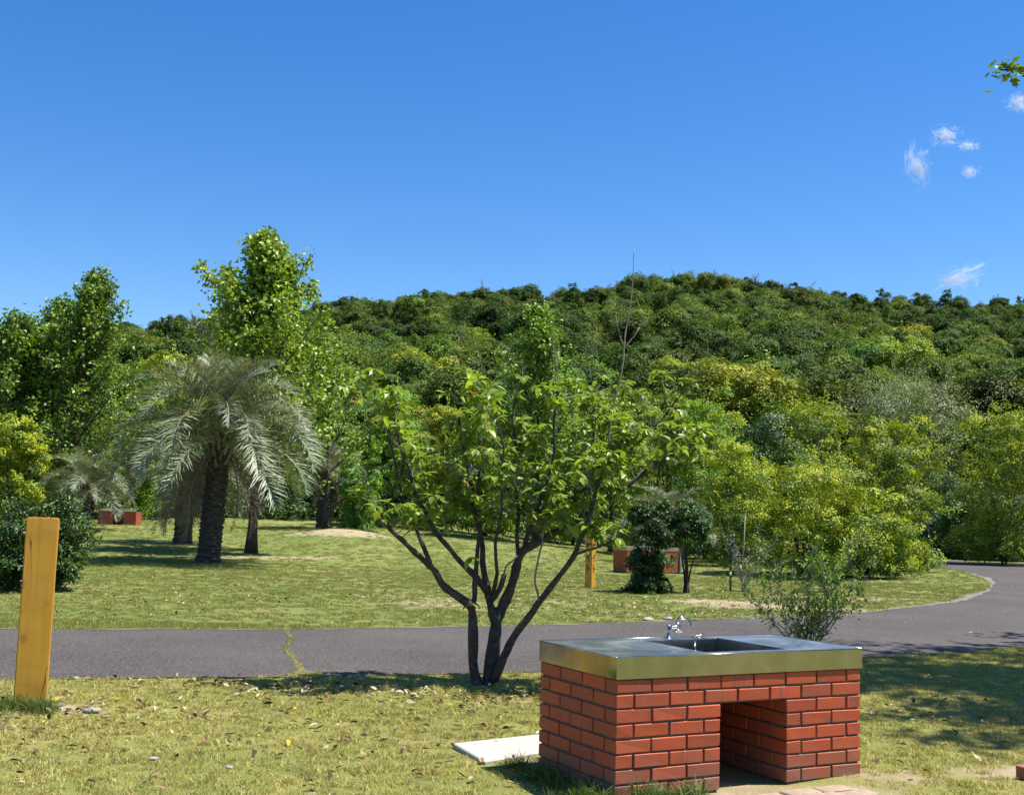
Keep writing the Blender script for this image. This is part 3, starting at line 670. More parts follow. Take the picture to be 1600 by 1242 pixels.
def palm(label, loc, th, tr, fl, nf=44, ndead=10, seed=1, lean=0.0):
    t = thing('palm_tree', label, 'palm', loc, 0, 'jelly palms on the lawn'); rs = np.random.RandomState(seed)
    mb = MB(); n = 22; rows = int(th/.045); o = 0; V = []
    for i in range(rows+1):
        z = th*i/rows; r = tr*(1.18-.16*min(1, z/.4)-.10*z/th)*(1.0 if i % 2 else .90)
        for k in range(n):
            a = 2*math.pi*k/n; q = r*(1+.07*math.sin(k*2.39*3+i*1.7)+rs.normal(0, .03)); mb.v.append((q*math.cos(a)+lean*z, q*math.sin(a), z-.1+.012*math.sin(k*2.1+i)))
    for i in range(rows):
        for k in range(n): mb.f.append((i*n+k, i*n+(k+1) % n, (i+1)*n+(k+1) % n, (i+1)*n+k))
    mb.f.append(tuple(rows*n+k for k in range(n)))
    link('trunk', mb.mesh('trunk', M['palm_trunk']), t)
    bb = MB()                                                   # old leaf bases under the crown
    for i in range(46):
        a = i*2.39996; z = th*(.72+.30*i/46); b = Vector((math.cos(a), math.sin(a), 0)); r = tr*.86
        q = Vector((lean*z, 0, z)); l = rs.uniform(.16, .34)*min(1, fl/2)
        bb.tube([q+b*r*.8, q+b*(r+l*.45)+Vector((0, 0, l*.6)), q+b*(r+l*.6)+Vector((0, 0, l*1.1))], [.055, .04, .018], 5)
    lb = link('leaf_bases', bb.mesh('leaf_bases', M['palm_dry']), t); lb['kind'] = 'stuff'
    top = (lean*th, 0, th-.05)
    for i in range(nf):
        u = i/nf; k = int(u**1.15*5.99); az = i*2.39996+rs.uniform(-.2, .2)
        o = link('frond', FR[k][i % 2], t, (top[0]+math.cos(az)*tr*.4, math.sin(az)*tr*.4, top[2]-.30*u*fl/2.4+.1))
        o.rotation_euler = (rs.uniform(-.25, .25), rs.uniform(-.1, .1), az); s = fl*rs.uniform(.85, 1.08)*(.85+.25*min(1, u*1.6)); o.scale = (s, s, s)
    for i in range(ndead):
        az = i*2.1+rs.uniform(-.4, .4); o = link('dry_frond', FD[i % 2], t, (top[0]+math.cos(az)*tr*.7, math.sin(az)*tr*.7, top[2]-.35))
        o.rotation_euler = (rs.uniform(-.3, .3), rs.uniform(0, .35), az); s = fl*rs.uniform(.6, .85); o.scale = (s, s, s)
    return t
def gl(px, Y): 
    q = at(px, 800, Y); return (q[0], q[1], hz(q[0], q[1])-.03)
palm('large silver grey palm with thick dark trunk and arching fronds on the lawn', gl(329, 29.3), 3.3, .30, 3.1, 54, 18, 1, .045)
palm('shorter palm with hanging dry fronds close behind the large silver palm', gl(288, 38), 2.5, .30, 2.3, 36, 14, 2)
palm('low pale palm beyond the dark hedge beside the distant brick sink', gl(133, 45), 1.75, .24, 2.1, 40, 8, 3)
palm('low palm peeking out behind the half hidden brick sink', gl(1045, 40), 1.35, .24, 2.1, 36, 4, 4)
palm('palm trunk with ragged crown at the sand mound under the forest edge', gl(507, 52), 2.7, .36, 1.9, 30, 10, 5)

# ------------------------------------------------------------------ the leafy young tree in the foreground
CY = 9.61
def cp(px, py, dy=0.0): return at(px, py, CY+dy)
cherry = thing('cherry_tree', 'low spreading young tree with forked dark stems and big drooping leaves beside the road', 'tree', (float(gp(757, 1073)[0]), CY, 0))
CB = np.array([gp(757, 1073)[0], CY, 0.0])
limbs = [  # radius px start, end, depth offset start/end, pixel path
 (17, 10, 0, -.05, [(747, 1078), (741, 1055), (740, 1012), (739, 960), (737, 943)]),
 (12, 5, -.05, -.35, [(737, 948), (727, 940), (704, 924), (689, 911), (681, 893), (673, 885), (655, 868), (640, 856), (627, 842), (612, 830), (598, 812)]),
 (7, 2.5, -.22, -.05, [(674, 887), (668, 870), (650, 826), (640, 800), (627, 769), (618, 725), (605, 673), (597, 634)]),
 (8, 2.5, -.05, .25, [(738, 945), (742, 930), (744, 896), (746, 857), (752, 812), (745, 760), (751, 705), (746, 650), (752, 610)]),
 (22, 13, 0, .1, [(764, 1079), (764, 1063), (769, 1025), (774, 986), (779, 955)]),
 (13, 4, .08, .3, [(775, 972), (766, 945), (761, 919), (753, 878), (755, 857), (748, 819), (742, 793), (739, 770), (731, 728), (722, 690), (716, 650)]),
 (9, 3, .1, -.3, [(761, 925), (743, 898), (725, 883), (712, 870), (697, 850), (679, 832), (666, 803), (649, 769), (640, 735), (627, 705), (618, 660)]),
 (8, 6.5, .1, .05, [(766, 942), (772, 934), (784, 914), (788, 897)]),
 (3, 2, .05, .0, [(787, 900), (790, 884), (797, 878), (808, 868)]),
 (15, 6, .1, .3, [(777, 968), (784, 950), (795, 927), (805, 898), (810, 875), (818, 857), (836, 849), (859, 837), (885, 821), (909, 808), (944, 782), (975, 762), (1009, 738), (1031, 721), (1062, 700), (1090, 698)]),
 (3.6, 1.2, .3, .5, [(966, 768), (955, 751), (949, 703), (955, 647), (968, 603), (975, 560), (974, 545), (978, 512), (984, 486), (989, 437), (990, 410), (991, 388)]),
 (2.2, 1, .45, .5, [(975, 545), (984, 534), (991, 527), (999, 512)]), (2.2, 1, .45, .42, [(974, 540), (968, 522), (965, 512), (962, 494)]), (1.6, .9, .5, .5, [(988, 440), (984, 434), (980, 430)]),
 (8, 2.5, .2, .0, [(820, 852), (824, 835), (836, 803), (849, 769), (857, 747), (868, 705), (864, 660), (872, 622), (868, 596)]),
 (6, 2.5, .1, .45, [(840, 801), (872, 786), (905, 769), (944, 747), (975, 712), (1009, 682), (1035, 655), (1057, 625)]),
 (13, 5, -.02, -.25, [(772, 1062), (782, 1040), (787, 1025), (795, 1007), (805, 991), (820, 971), (841, 940), (859, 919), (877, 896), (898, 868), (901, 858), (909, 838), (922, 808), (930, 770), (940, 735)]),
 (4.5, 2, -.22, -.4, [(900, 866), (918, 859), (940, 853), (962, 840)]), (3.5, 2, -.15, -.1, [(841, 938), (840, 925), (834, 904), (843, 862), (847, 845), (853, 810)]),
 (7, 2.5, .12, .5, [(800, 912), (812, 880), (806, 840), (812, 795), (800, 750), (808, 705), (800, 660), (806, 620)]),
 (6, 2.2, .12, -.45, [(768, 935), (779, 895), (772, 850), (786, 800), (782, 750), (790, 700), (776, 655)]),
 (5, 2, .3, .6, [(905, 810), (925, 775), (918, 730), (930, 690), (925, 650), (934, 615)]),
]
mb = MB(); tw = MB(); LIMB = []; rs = np.random.RandomState(11)
S = CY/FPX*.58
for r0, r1, d0, d1, px in limbs:
    n = len(px); pts = np.array([cp(x, y, d0+(d1-d0)*i/(n-1)) for i, (x, y) in enumerate(px)])-CB
    fine = []
    for a, b in zip(pts[:-1], pts[1:]): fine += [a, a+(b-a)*.5+rs.normal(0, .005, 3)]
    fine.append(pts[-1]); fine = np.array(fine); fine[1:-1] = .2*fine[:-2]+.6*fine[1:-1]+.2*fine[2:]
    rr = [max(.0022, (r0+(r1-r0)*(i/(len(fine)-1))**.8)*S*(1+rs.normal(0, .10))) for i in range(len(fine))]
    (mb if r0 > 4 else tw).tube(fine, rr, 10 if r0 > 7 else 7); LIMB.append((fine, r0, px))
link('trunk', mb.mesh('trunk', M['bark_cherry'], True), cherry)
TIPS = []
def twig(p, d, l, lev):
    m = 5; pts = [p]; dd = d/np.linalg.norm(d)
    for j in range(m):
        dd = dd+rs.normal(0, .16, 3)+np.array([0, 0, .05]); dd /= np.linalg.norm(dd); pts.append(pts[-1]+dd*l/m)
    tw.tube(pts, [.0065*(l/.45)**.5*(1-.7*j/m)*(1 if lev == 0 else .75) for j in range(m+1)], 5, False)
    TIPS.append((pts[-1], dd))
    if rs.rand() < .6: TIPS.append((pts[3], dd+rs.normal(0, .4, 3)))
    if lev == 0:
        for j in (2, 3, 4):
            if rs.rand() < .62:
                s = rs.normal(0, 1, 3); s[2] = abs(s[2])*.4; twig(np.array(pts[j]), dd*.7+s*.7, l*rs.uniform(.35, .6), 1)
for li, (fine, r0, px) in enumerate(LIMB):
    if li in (7, 8, 11, 12, 13): continue
    zs = fine[:, 2]
    for i in range(2, len(fine)):
        if zs[i] < 1.16 or (li == 10 and zs[i] > 1.95): continue
        if rs.rand() < (.97 if li != 10 else .3):
            d = fine[i]-fine[i-1]; d = d/np.linalg.norm(d); s = rs.normal(0, 1, 3); s[2] = abs(s[2])*.5
            twig(fine[i], d*.6+s*.8, rs.uniform(.2, .42), 0)
    if li != 10: TIPS.append((fine[-1], fine[-1]-fine[-2]))
for p in ((843, 872), (905, 858), (950, 848), (700, 820), (668, 800), (830, 800), (735, 870), (842, 895), (1040, 712), (1062, 698), (1075, 705), (1090, 696), (1100, 706), (1085, 715), (1050, 690), (1030, 700), (1012, 670), (1055, 640), (1040, 660)): TIPS.append((cp(p[0], p[1], rs.uniform(-.3, .2))-CB, rs.normal(0, 1, 3)))
link('twigs', tw.mesh('twigs', M['twig'], True), cherry)['kind'] = 'stuff'
def cherry_leaf(seed, bend):
    n = 6; V = []; F = []; ws = [.02, .30, .44, .40, .24, .06]; x = [0, .16, .38, .6, .8, .93]
    for i in range(n):
        z = -bend*(x[i]**1.7); wv = ws[i]*.56; V += [(x[i], -wv, z+wv*.32), (x[i], 0, z), (x[i], wv, z+wv*.32)]
    V.append((1.03, 0, -bend*1.1)); 
    for i in range(n-1):
        o = 3*i; F += [(o, o+1, o+4, o+3), (o+1, o+2, o+5, o+4)]
    o = 3*(n-1); F += [(o, o+1, 18), (o+1, o+2, 18)]
    return V, F
CL = []; CLG = []
for k, b in enumerate((.15, .32, .5)):
    V, F = cherry_leaf(k, b); CLG.append((np.array(V), F)); me = bpy.data.meshes.new('leaf'); me.from_pydata(V, [], F); me.materials.append(M['cherry_leaf']); me.polygons.foreach_set('use_smooth', [True]*len(F)); me.update(); CL.append(me)
me_red = CL[1].copy(); me_red.materials.clear(); me_red.materials.append(M['cherry_red'])
LV = []
for p, d in TIPS:
    if p[2] > 2.66 or (p[2] < 1.12 and rs.rand() < .6): continue
    d = d/(np.linalg.norm(d)+1e-9); n = rs.randint(5, 9); a0 = rs.uniform(0, 6)
    for j in range(n):
        a = a0+j*6.283/n+rs.uniform(-.35, .35); o = np.array([math.cos(a), math.sin(a), rs.uniform(-1.0, .35)])+d*.4
        X = o/np.linalg.norm(o); up = np.array([0, 0, 1.])+rs.normal(0, .3, 3); Y = np.cross(up, X); Y /= np.linalg.norm(Y); Z = np.cross(X, Y)
        L = rs.uniform(.052, .108); LV.append((p+X*.012, X, Y, Z, L, rs.randint(3), rs.rand() < .035))
order = sorted(range(len(LV)), key=lambda i: -LV[i][4]*CY/(CY+LV[i][0][1])); big = set(order[:300])
sv = []; sf = []
for i, (p, X, Y, Z, L, v, red) in enumerate(LV):
    if i in big:
        o = link('leaf', me_red if red else CL[v], cherry); Mx = Matrix(((X[0], Y[0], Z[0], p[0]), (X[1], Y[1], Z[1], p[1]), (X[2], Y[2], Z[2], p[2]), (0, 0, 0, 1)))
        o.matrix_local = Mx @ Matrix.Scale(L, 4)
    else:
        V = CLG[v][0]*L; W = p+V[:, :1]*X+V[:, 1:2]*Y+V[:, 2:]*Z; o = len(sv); sv += W.tolist(); sf += [tuple(q+o for q in ff) for ff in CLG[v][1]]
me = bpy.data.meshes.new('foliage'); me.from_pydata(sv, [], sf); me.materials.append(M['cherry_leaf']); me.polygons.foreach_set('use_smooth', [True]*len(sf)); me.update()
link('foliage', me, cherry)['kind'] = 'stuff'
print('cherry leaves', len(LV))
# ------------------------------------------------------------------ trees of the middle distance
def pxh(px, top, Y):
    """ground point under a pixel column at depth Y and the height that reaches the pixel row top"""
    q = at(px, top, Y); z = hz(q[0], q[1]); return (float(q[0]), float(q[1]), z-.05), float(q[2]-z)
spire = lambda t: float(np.interp(t, [0, .12, .3, .6, .85, 1], [.5, .85, 1, .95, .65, .4]))
oval = lambda t: math.sin(math.pi*min(1, max(.02, (t*.86+.06))))**.7
def gum(label, px, top, Y, wpx, seed, lm, lean=(0, 0), nprim=26, ntw=9, nlf=11, ls=.17, prof=spire, cb=.2, r0=.16, group='tall fresh green trees round the lawn', el=(24, 80)):
    loc, H = pxh(px, top, Y); rs = np.random.RandomState(seed); R = wpx/FPX*Y/2
    wd, lf = branchy(rs, H*.86, R*1.35, prof, nprim, ntw, nlf, ls, r0, cb, el[0], el[1], lean, curve=.5)
    return make_tree('broadleaf_tree', label, loc, wd, lf, 'bark', lm, 'tree', group)
gum('tall bright green tree with airy pointed crown and straight dark trunk behind the large palm', 420, 332, 34.5, 250, 21, 'sweetgum', nprim=54, ntw=13, nlf=22, ls=.155, r0=.17, prof=lambda t: float(np.interp(t, [0, .3, .6, .85, 1], [.75, 1, .95, .5, .22])), cb=.26)
gum('bright green lower tree filling in right of the tall bright one behind the palm fronds', 520, 545, 50, 130, 22, 'sweetgum', nprim=20, ntw=9, nlf=10, cb=.12)
gum('tall wind-bent dark green tree with the highest plume, beyond the low pale palm', 135, 425, 50, 200, 23, 'sweetgum_dark', (.05, 0), 46, 12, 17, .18, r0=.16, cb=.1)
gum('wind-bent green tree with ragged plumes between two taller bent trees', 75, 470, 52, 190, 24, 'sweetgum_dark', (.07, 0), 44, 12, 17, .18, cb=.1)
gum('dark green wind-bent tree above the golden shrub and the dark hedge', 10, 505, 50, 190, 25, 'sweetgum_dark', (.06, 0), 44, 12, 17, .18, cb=.1)
gum('fresh green pointed tree standing behind the low spreading young tree', 846, 476, 50, 170, 26, 'sweetgum', (.01, 0), 44, 12, 16, .17, cb=.12)
gum('bright green tree at the forest edge between pointed tree and golden shrubs', 960, 640, 50, 150, 27, 'lime', nprim=24, ntw=9, nlf=10, cb=.08, prof=oval)
def bush(name, label, px, top, Y, wpx, seed, lm, n=9000, ls=.15, nl=34, base=.08, zsq=1.0, group=None, cat='shrub', asp=.5, ns=7, lr=(.13, .22), sr=.045, lift=.3, bk='bark', b0=0.0):
    loc, H = pxh(px, top, Y); rs = np.random.RandomState(seed); W = wpx/FPX*Y
    lf = lobed(rs, W, H, nl, int(n*2.6), ls*.63, b0 if cat != 'tree' else base*.35, lr, asp, lift, -1.0 if b0 == 0 else -.7)
    return make_tree(name, label, loc, stems(rs, ns, H*.9, W*.7, sr), lf, bk, lm, cat, group, ('stems', 'foliage') if cat != 'tree' else ('trunk', 'crown'))
G1 = 'golden green shrubs and small trees'; G2 = 'dark shrubs under the forest edge'; G3 = 'leafy trees along the forest edge'
bush('golden_shrub', 'big golden green rounded shrub by the bend of the road', 1255, 712, 32.5, 270, 31, 'gold', 17000, .125, 70, .10, group=G1, lr=(.09, .16), ns=9)
bush('golden_shrub', 'lower golden lobe shrub hanging over the lawn at the road bend', 1355, 752, 32.8, 170, 32, 'gold', 9000, .125, 40, .12, group=G1, lr=(.1, .18))
bush('golden_tree', 'tall golden shrub rising behind the big rounded one at the road bend', 1395, 640, 39, 170, 33, 'gold', 13000, .14, 60, .12, group=G1, lr=(.1, .18))
bush('golden_tree', 'golden topped tree between dark glossy tree and white flowering tree', 1268, 605, 45, 150, 34, 'gold', 11000, .15, 50, .15, group=G1)
bush('leafy_tree', 'dark glossy green tree left of the golden topped tree', 1190, 612, 43, 150, 35, 'deep', 11000, .16, 44, .12, group=G3, cat='tree')
bush('leafy_tree', 'lime green tree left of the dark glossy tree', 1105, 598, 46, 130, 36, 'lime', 10000, .15, 44, .12, group=G3, cat='tree')
bush('golden_shrub', 'yellow green shrub under the dark glossy tree', 1150, 672, 38, 120, 37, 'gold', 8000, .13, 40, .1, group=G1)
bush('leafy_tree', 'lime green rounded tree above the low peeking palm', 1030, 618, 47, 140, 38, 'lime', 10000, .15, 44, .1, group=G3, cat='tree')
bush('golden_tree', 'golden green tree at the far side of the road by the dark thicket', 1565, 622, 50, 190, 39, 'gold', 14000, .16, 60, .2, group=G1)
bush('golden_tree', 'broad golden green tree farther along the far side of the road', 1690, 600, 52, 220, 40, 'gold', 14000, .16, 60, .2, group=G1)
bush('dark_shrub', 'dark thicket shrub shading the far edge of the road', 1525, 745, 58, 130, 41, 'deep', 9000, .16, 40, .02, group=G2)
bush('dark_shrub', 'deep green thicket shrub under the golden green tree across the road', 1610, 735, 58.5, 150, 42, 'deep', 9000, .16, 40, .02, group=G2)
bush('dark_shrub', 'dark shrub behind the tall golden shrub at the road', 1460, 720, 63, 120, 43, 'deep', 8000, .16, 36, .02, group=G2)
bush('golden_shrub', 'bright golden shrub beside the dark hedge', 22, 640, 36, 115, 44, 'gold', 10000, .14, 44, .02, group=G1)
bush('golden_tree', 'golden green tree between bent dark trees and the large palm', 268, 535, 58, 130, 45, 'gold', 10000, .18, 44, .1, group=G1)
bush('leafy_tree', 'lime green tree low behind the large palm', 215, 590, 55, 120, 46, 'lime', 9000, .17, 40, .05, group=G3, cat='tree')
bush('leafy_tree', 'lime green tree right of the palm trunk with ragged crown', 610, 585, 56, 110, 47, 'lime', 9000, .17, 40, .05, group=G3, cat='tree')
bush('golden_tree', 'yellow green tree behind the left limbs of the low spreading young tree', 690, 612, 54, 110, 48, 'gold', 9000, .16, 40, .05, group=G1)
bush('leafy_tree', 'lime green tree just behind the centre of the low spreading young tree', 765, 600, 53, 110, 49, 'lime', 9000, .16, 40, .05, group=G3, cat='tree')
bush('leafy_tree', 'lime green tree behind the dead bare shoot of the young tree', 900, 640, 55, 120, 50, 'lime', 9000, .17, 40, .04, group=G3, cat='tree')
bush('green_shrub', 'mid green bush beside the sand mound', 565, 690, 47, 75, 51, 'sweetgum_dark', 7000, .13, 34, .0, group=G2)
for i, (px, top, Y, wp) in enumerate([(455, 735, 60, 110), (640, 720, 62, 120), (720, 715, 64, 110), (800, 720, 62, 120), (880, 725, 64, 120), (960, 720, 60, 120), (1060, 715, 60, 120), (350, 700, 60, 140), (200, 700, 60, 130), (90, 690, 58, 130), (-20, 690, 56, 130), (1330, 735, 64, 150), (1160, 735, 62, 130), (540, 735, 60, 110), (1490, 765, 57.5, 90), (1570, 775, 57, 100), (1650, 770, 57, 100), (1420, 770, 66, 110), (1250, 760, 66, 120)]):
    if i < 99: bush('dark_shrub', 'dark evergreen shrub in the shaded understorey along the forest edge', px, top, Y, wp, 60+i, 'deep', 6000, .18, 30, .0, group='understorey shrubs along the forest edge')
bush('white_flowering_tree', 'tree dusted with white blossom at the foot of the wooded hill', 1412, 572, 92, 215, 80, 'white_bloom', 15000, .24, 60, .12, cat='tree', lift=1.2)
# near shrubs
bush('clipped_hedge', 'dark glossy evergreen hedge shrub behind the plain orange post', 62, 768, 18.6, 190, 81, 'hedge', 12000, .085, 60, .0, lr=(.12, .2), ns=9, sr=.02)
bush('clipped_hedge', 'dark glossy hedge shrub continuing past the golden shrub', -95, 765, 19.2, 170, 82, 'hedge', 9000, .085, 50, .0, lr=(.12, .2), ns=8, sr=.02)
bush('glossy_bush', 'dark glossy bush with bare lower stems hiding most of a brick sink', 1014, 773, 22.8, 86, 83, 'hedge', 8000, .085, 44, .05, lr=(.13, .22), ns=8, sr=.03)
bush('glossy_bush', 'dark glossy bush leaning right in front of a brick sink', 1074, 780, 23.2, 78, 84, 'hedge', 4500, .085, 30, .42, lr=(.15, .25), ns=5, sr=.03, b0=.42)
# thin shrubs
def twiggy(label, loc, H, W, seed, n, lm, ls, per=14, dens=1.0):
    t = thing('sparse_shrub', label, 'shrub', loc); rs = np.random.RandomState(seed); mb = MB(); LP = []; LA = []
    for i in range(n):
        a = rs.uniform(0, 6.28); R = W*rs.uniform(.1, .5); h = H*rs.uniform(.55, 1.0); p = [np.array([rs.normal(0, .05), rs.normal(0, .05), -.04])]
        for j in range(1, 8):
            u = j/7; p.append(np.array([math.cos(a)*R*u**1.2, math.sin(a)*R*u**1.2, h*u])+rs.normal(0, .025*H, 3)*u)
        mb.tube(p, [.009*(1-.8*j/7) for j in range(8)], 5, False)
        for j in range(2, 8):
            for q in range(3):
                d = rdir(rs, 1)[0]*.8+np.array([0, 0, .6]); l = rs.uniform(.08, .22)*H; e = p[j]+d*l; mb.tube([p[j], (p[j]+e)/2+rs.normal(0, .01, 3), e], [.0035, .0025, .0012], 3, False)
                if rs.rand() < dens:
                    k = rs.poisson(per)+1; LP.append(p[j]+(e-p[j])*rs.uniform(.2, 1.1, k)[:, None]+rs.normal(0, ls*.5, (k, 3))); LA.append(np.tile(d, (k, 1)))
    link('stems', mb.mesh('stems', M['twig']), t); pos = np.vstack(LP); ax = np.vstack(LA)+rdir(rs, len(pos)); L = ls*rs.uniform(.6, 1.3, len(pos))
    lf = leaves(pos, ax, rdir(rs, len(pos))*.7+np.array([0, 0, .8]), L, L*.45); link('foliage', mesh_np('foliage', lf[0], lf[1], [M[lm]]), t); return t
p = gp(1258, 1030); twiggy('sparse twiggy shrub growing at the road edge behind the large brick sink', (p[0], p[1], -.02), 1.18, 1.7, 91, 17, 'sweetgum_dark', .052, 9, .72)
p = gp(1168, 925); twiggy('thin grey green shrub round the black iron stake', (p[0], p[1]+.4, -.02), 1.2, 1.3, 92, 9, 'palm_frond', .05, 6, .7)
p = gp(1290, 925); twiggy('small leafy shrub at the foot of the big golden shrub', (p[0], p[1], -.02), 1.0, 1.3, 93, 10, 'sweetgum', .06, 12, .9)
# the tree beside the viewer whose crown shades the near lawn; one bough reaches into view
TX, TY = 10.3, 10.8
rs = np.random.RandomState(95); wd, lf = branchy(rs, 10.5, 5.0, oval, 56, 13, 20, .17, .2, .32, 15, 60)
tip = at(1588, 112, 11.2)-np.array([TX, TY, 0]); st = np.array([0, 0, tip[2]-1.3]); bp = [st+(tip-st)*u+np.array([0, 0, .5*math.sin(u*3.1)]) for u in np.linspace(0, 1.03, 9)]
wd.tube(bp, [.06*(1-.9*i/8)+.003 for i in range(9)], 5, False)
nt_ = thing('broadleaf_tree', 'tree with star shaped leaves whose bough tip hangs in from the side', 'tree', (TX, TY, 0))
link('trunk', wd.mesh('trunk', M['bark'], True), nt_); link('crown', mesh_np('crown', lf[0], lf[1], [M['sprig']]), nt_)
V = [(0, 0, 0)]; 
for k in range(10):
    a = -math.pi*.86+k*(math.pi*1.72)/9; r = (.62 if k % 2 == 0 else .27) if 0 < k < 9 else .45
    V.append((.42+r*math.cos(a), r*math.sin(a), -.12*r))
star = bpy.data.meshes.new('star_leaf'); star.from_pydata(V+[(.42, 0, .03)], [], [(11, i, i+1) for i in range(1, 10)]+[(0, 1, 11), (0, 11, 10)]); star.materials.append(M['sprig']); star.update()
for i in range(260):
    u = rs.uniform(.72, 1.04); q = st+(tip-st)*u+np.array([0, 0, .5*math.sin(u*3.1)])+rs.normal(0, .075, 3)*(1.6-u)*1.6
    o = link('leaf', star, nt_, q); s = rs.uniform(.07, .12); o.scale = (s, s, s); o.rotation_euler = (rs.uniform(-.9, .9), rs.uniform(-.6, 1.0), rs.uniform(0, 6.28))

# ------------------------------------------------------------------ forest on the hill
def cone_crown(rs, W, H, n, ls):
    z = rs.uniform(.05, 1, n); r = W/2*(1-z)**.75*rs.uniform(.6, 1.05, n)+.12; a = rs.uniform(0, 6.28, n); tier = .5+.5*np.sin(z*38)
    r = r*(.75+.3*tier); d = np.c_[np.cos(a), np.sin(a), np.zeros(n)]; pos = d*r[:, None]+np.c_[np.zeros(n), np.zeros(n), z*H]
    ax = d+np.array([0, 0, -.1])+rdir(rs, n)*.4; L = ls*rs.uniform(.7, 1.3, n); return leaves(pos, ax, rdir(rs, n)*.5+np.array([0, 0, 1.]), L, L*.5)
KINDS = {}
def hill_kind(key, mats, nvar, fn):
    out = []
    for k in range(nvar):
        rs = np.random.RandomState(hash_(key)+k); V, F = fn(rs); mb = MB(); H = V[:, 2].max(); mb.tube([(0, 0, -1.5), (.1, 0, H*.4), (0, .1, H*.75)], [.22, .16, .05], 5, False)
        tv = np.array(mb.v); q = np.array(mb.f); q3 = np.vstack([q[:, [0, 1, 2]], q[:, [0, 2, 3]]])
        me = mesh_np('forest_tree', np.vstack([V, tv]), np.vstack([F, q3+len(V)]), [M[mats], M['bark']], np.r_[np.zeros(len(F)), np.ones(len(q3))]); set_tone(me, len(V)//4, len(tv)); out.append(me)
    KINDS[key] = out
def hash_(s): return sum(ord(c)*(i+3) for i, c in enumerate(s)) % 9999
hill_kind('dark', 'hill_dark', 4, lambda rs: lobed(rs, 6.4, 8.0, 22, 6500, .30, .12, (.15, .30), spr=.03))
hill_kind('mid', 'hill_mid', 4, lambda rs: lobed(rs, 7.0, 7.6, 24, 6500, .30, .12, (.14, .30), spr=.03))
hill_kind('yellow', 'hill_yellow', 3, lambda rs: lobed(rs, 9.0, 8.6, 36, 12000, .27, .15, (.10, .18), .55, .8, spr=.02))
hill_kind('blue', 'hill_blue', 2, lambda rs: lobed(rs, 7.6, 6.8, 20, 6000, .3, .2, (.12, .24), .45, 1.2, spr=.03))
hill_kind('spire', 'hill_dark', 2, lambda rs: lobed(rs, 4.6, 9.2, 16, 5000, .30, .05, (.14, .24)))
KN = ['dark', 'mid', 'yellow', 'blue', 'spire']
rs = np.random.RandomState(77); TR = []
def addt(x, y, kind, sc): TR.append([x, y, float(height(x, y)), kind, rs.randint(len(KINDS[kind])), sc, rs.uniform(0, 6.28)])
big = [(672, 545, 125, 'yellow', 1.15), (1160, 585, 112, 'yellow', 1.35), (1065, 545, 140, 'yellow', 1.0), (1095, 600, 105, 'yellow', .95), (1410, 530, 150, 'yellow', 1.1), (1315, 560, 125, 'blue', 1.3), (1240, 545, 140, 'blue', 1.2), (1300, 590, 112, 'mid', 1.2),
       (640, 590, 95, 'yellow', .8), (745, 590, 105, 'blue', 1.1), (1545, 580, 110, 'dark', 1.3), (1580, 560, 130, 'mid', 1.2), (1500, 520, 160, 'yellow', .9), (1130, 500, 180, 'mid', 1.1), (250, 590, 95, 'mid', 1.1), (1395, 585, 108, 'mid', 1.1), (1470, 560, 130, 'mid', 1.2)]
keep = []
for px, py, Y, k, s in big:
    x = at(px, py, Y)[0]; addt(x, Y, k, s); keep.append((x, Y, 4.2*s))
y = 88.0
while y < 330:
    sp = 3.6+y*.006; x = -y*.62-12
    while x < y*.62+12:
        xx = x+rs.uniform(-.42, .42)*sp; yy = y+rs.uniform(-.42, .42)*sp; x += sp
        if any((xx-a)**2+(yy-b)**2 < c*c for a, b, c in keep): continue
        f = (yy-88)/210; n = vnoise(np.array(xx), np.array(yy), 22, 1)+rs.normal(0, .35); r = rs.rand()
        if f > .55: k = 'spire' if r < .22 else ('dark' if r < .74 else 'mid')
        else: k = 'yellow' if (r < .10 and n > 0) else ('blue' if r > .88 else ('mid' if n > -.1 else 'dark'))
        addt(xx, yy, k, rs.uniform(.5, 1.2)*(1.0 if f < .6 else .86)*(.8 if k == 'yellow' else 1))
    y += sp*.92
print('hill trees', len(TR))
def inview(t): return abs(t[0]/t[1]-.0) < .47
idx = sorted(range(len(TR)), key=lambda i: -(TR[i][5]/TR[i][1]) if inview(TR[i]) else 0)
objs = set(idx[:300]); LAB = {'dark': 'dark green evergreen tree in the dense wood covering the hillside', 'mid': 'mid green rounded tree in the dense wood covering the hillside', 'yellow': 'yellow green flowering round crowned tree in the wood on the hillside', 'blue': 'blue green flat layered tree in the wood on the hillside', 'spire': 'narrow pointed dark tree in the wood on the hillside'}
proto = {}
def place(i):
    x, y, z, k, v, s, r = TR[i]; o = link('forest_tree', KINDS[k][v], None, (x, y, z-.3), r); o.scale = (s, s, s*1.0); tag(o, LAB[k], 'tree', 'hillside trees: '+k); proto.setdefault((k, v), o)
for i in objs: place(i)
for k in KN:
    for v in range(len(KINDS[k])):
        if (k, v) not in proto:
            i = next((i for i in idx if i not in objs and TR[i][3] == k and TR[i][4] == v), None)
            if i is not None: objs.add(i); place(i)
rest = [i for i in range(len(TR)) if i not in objs]
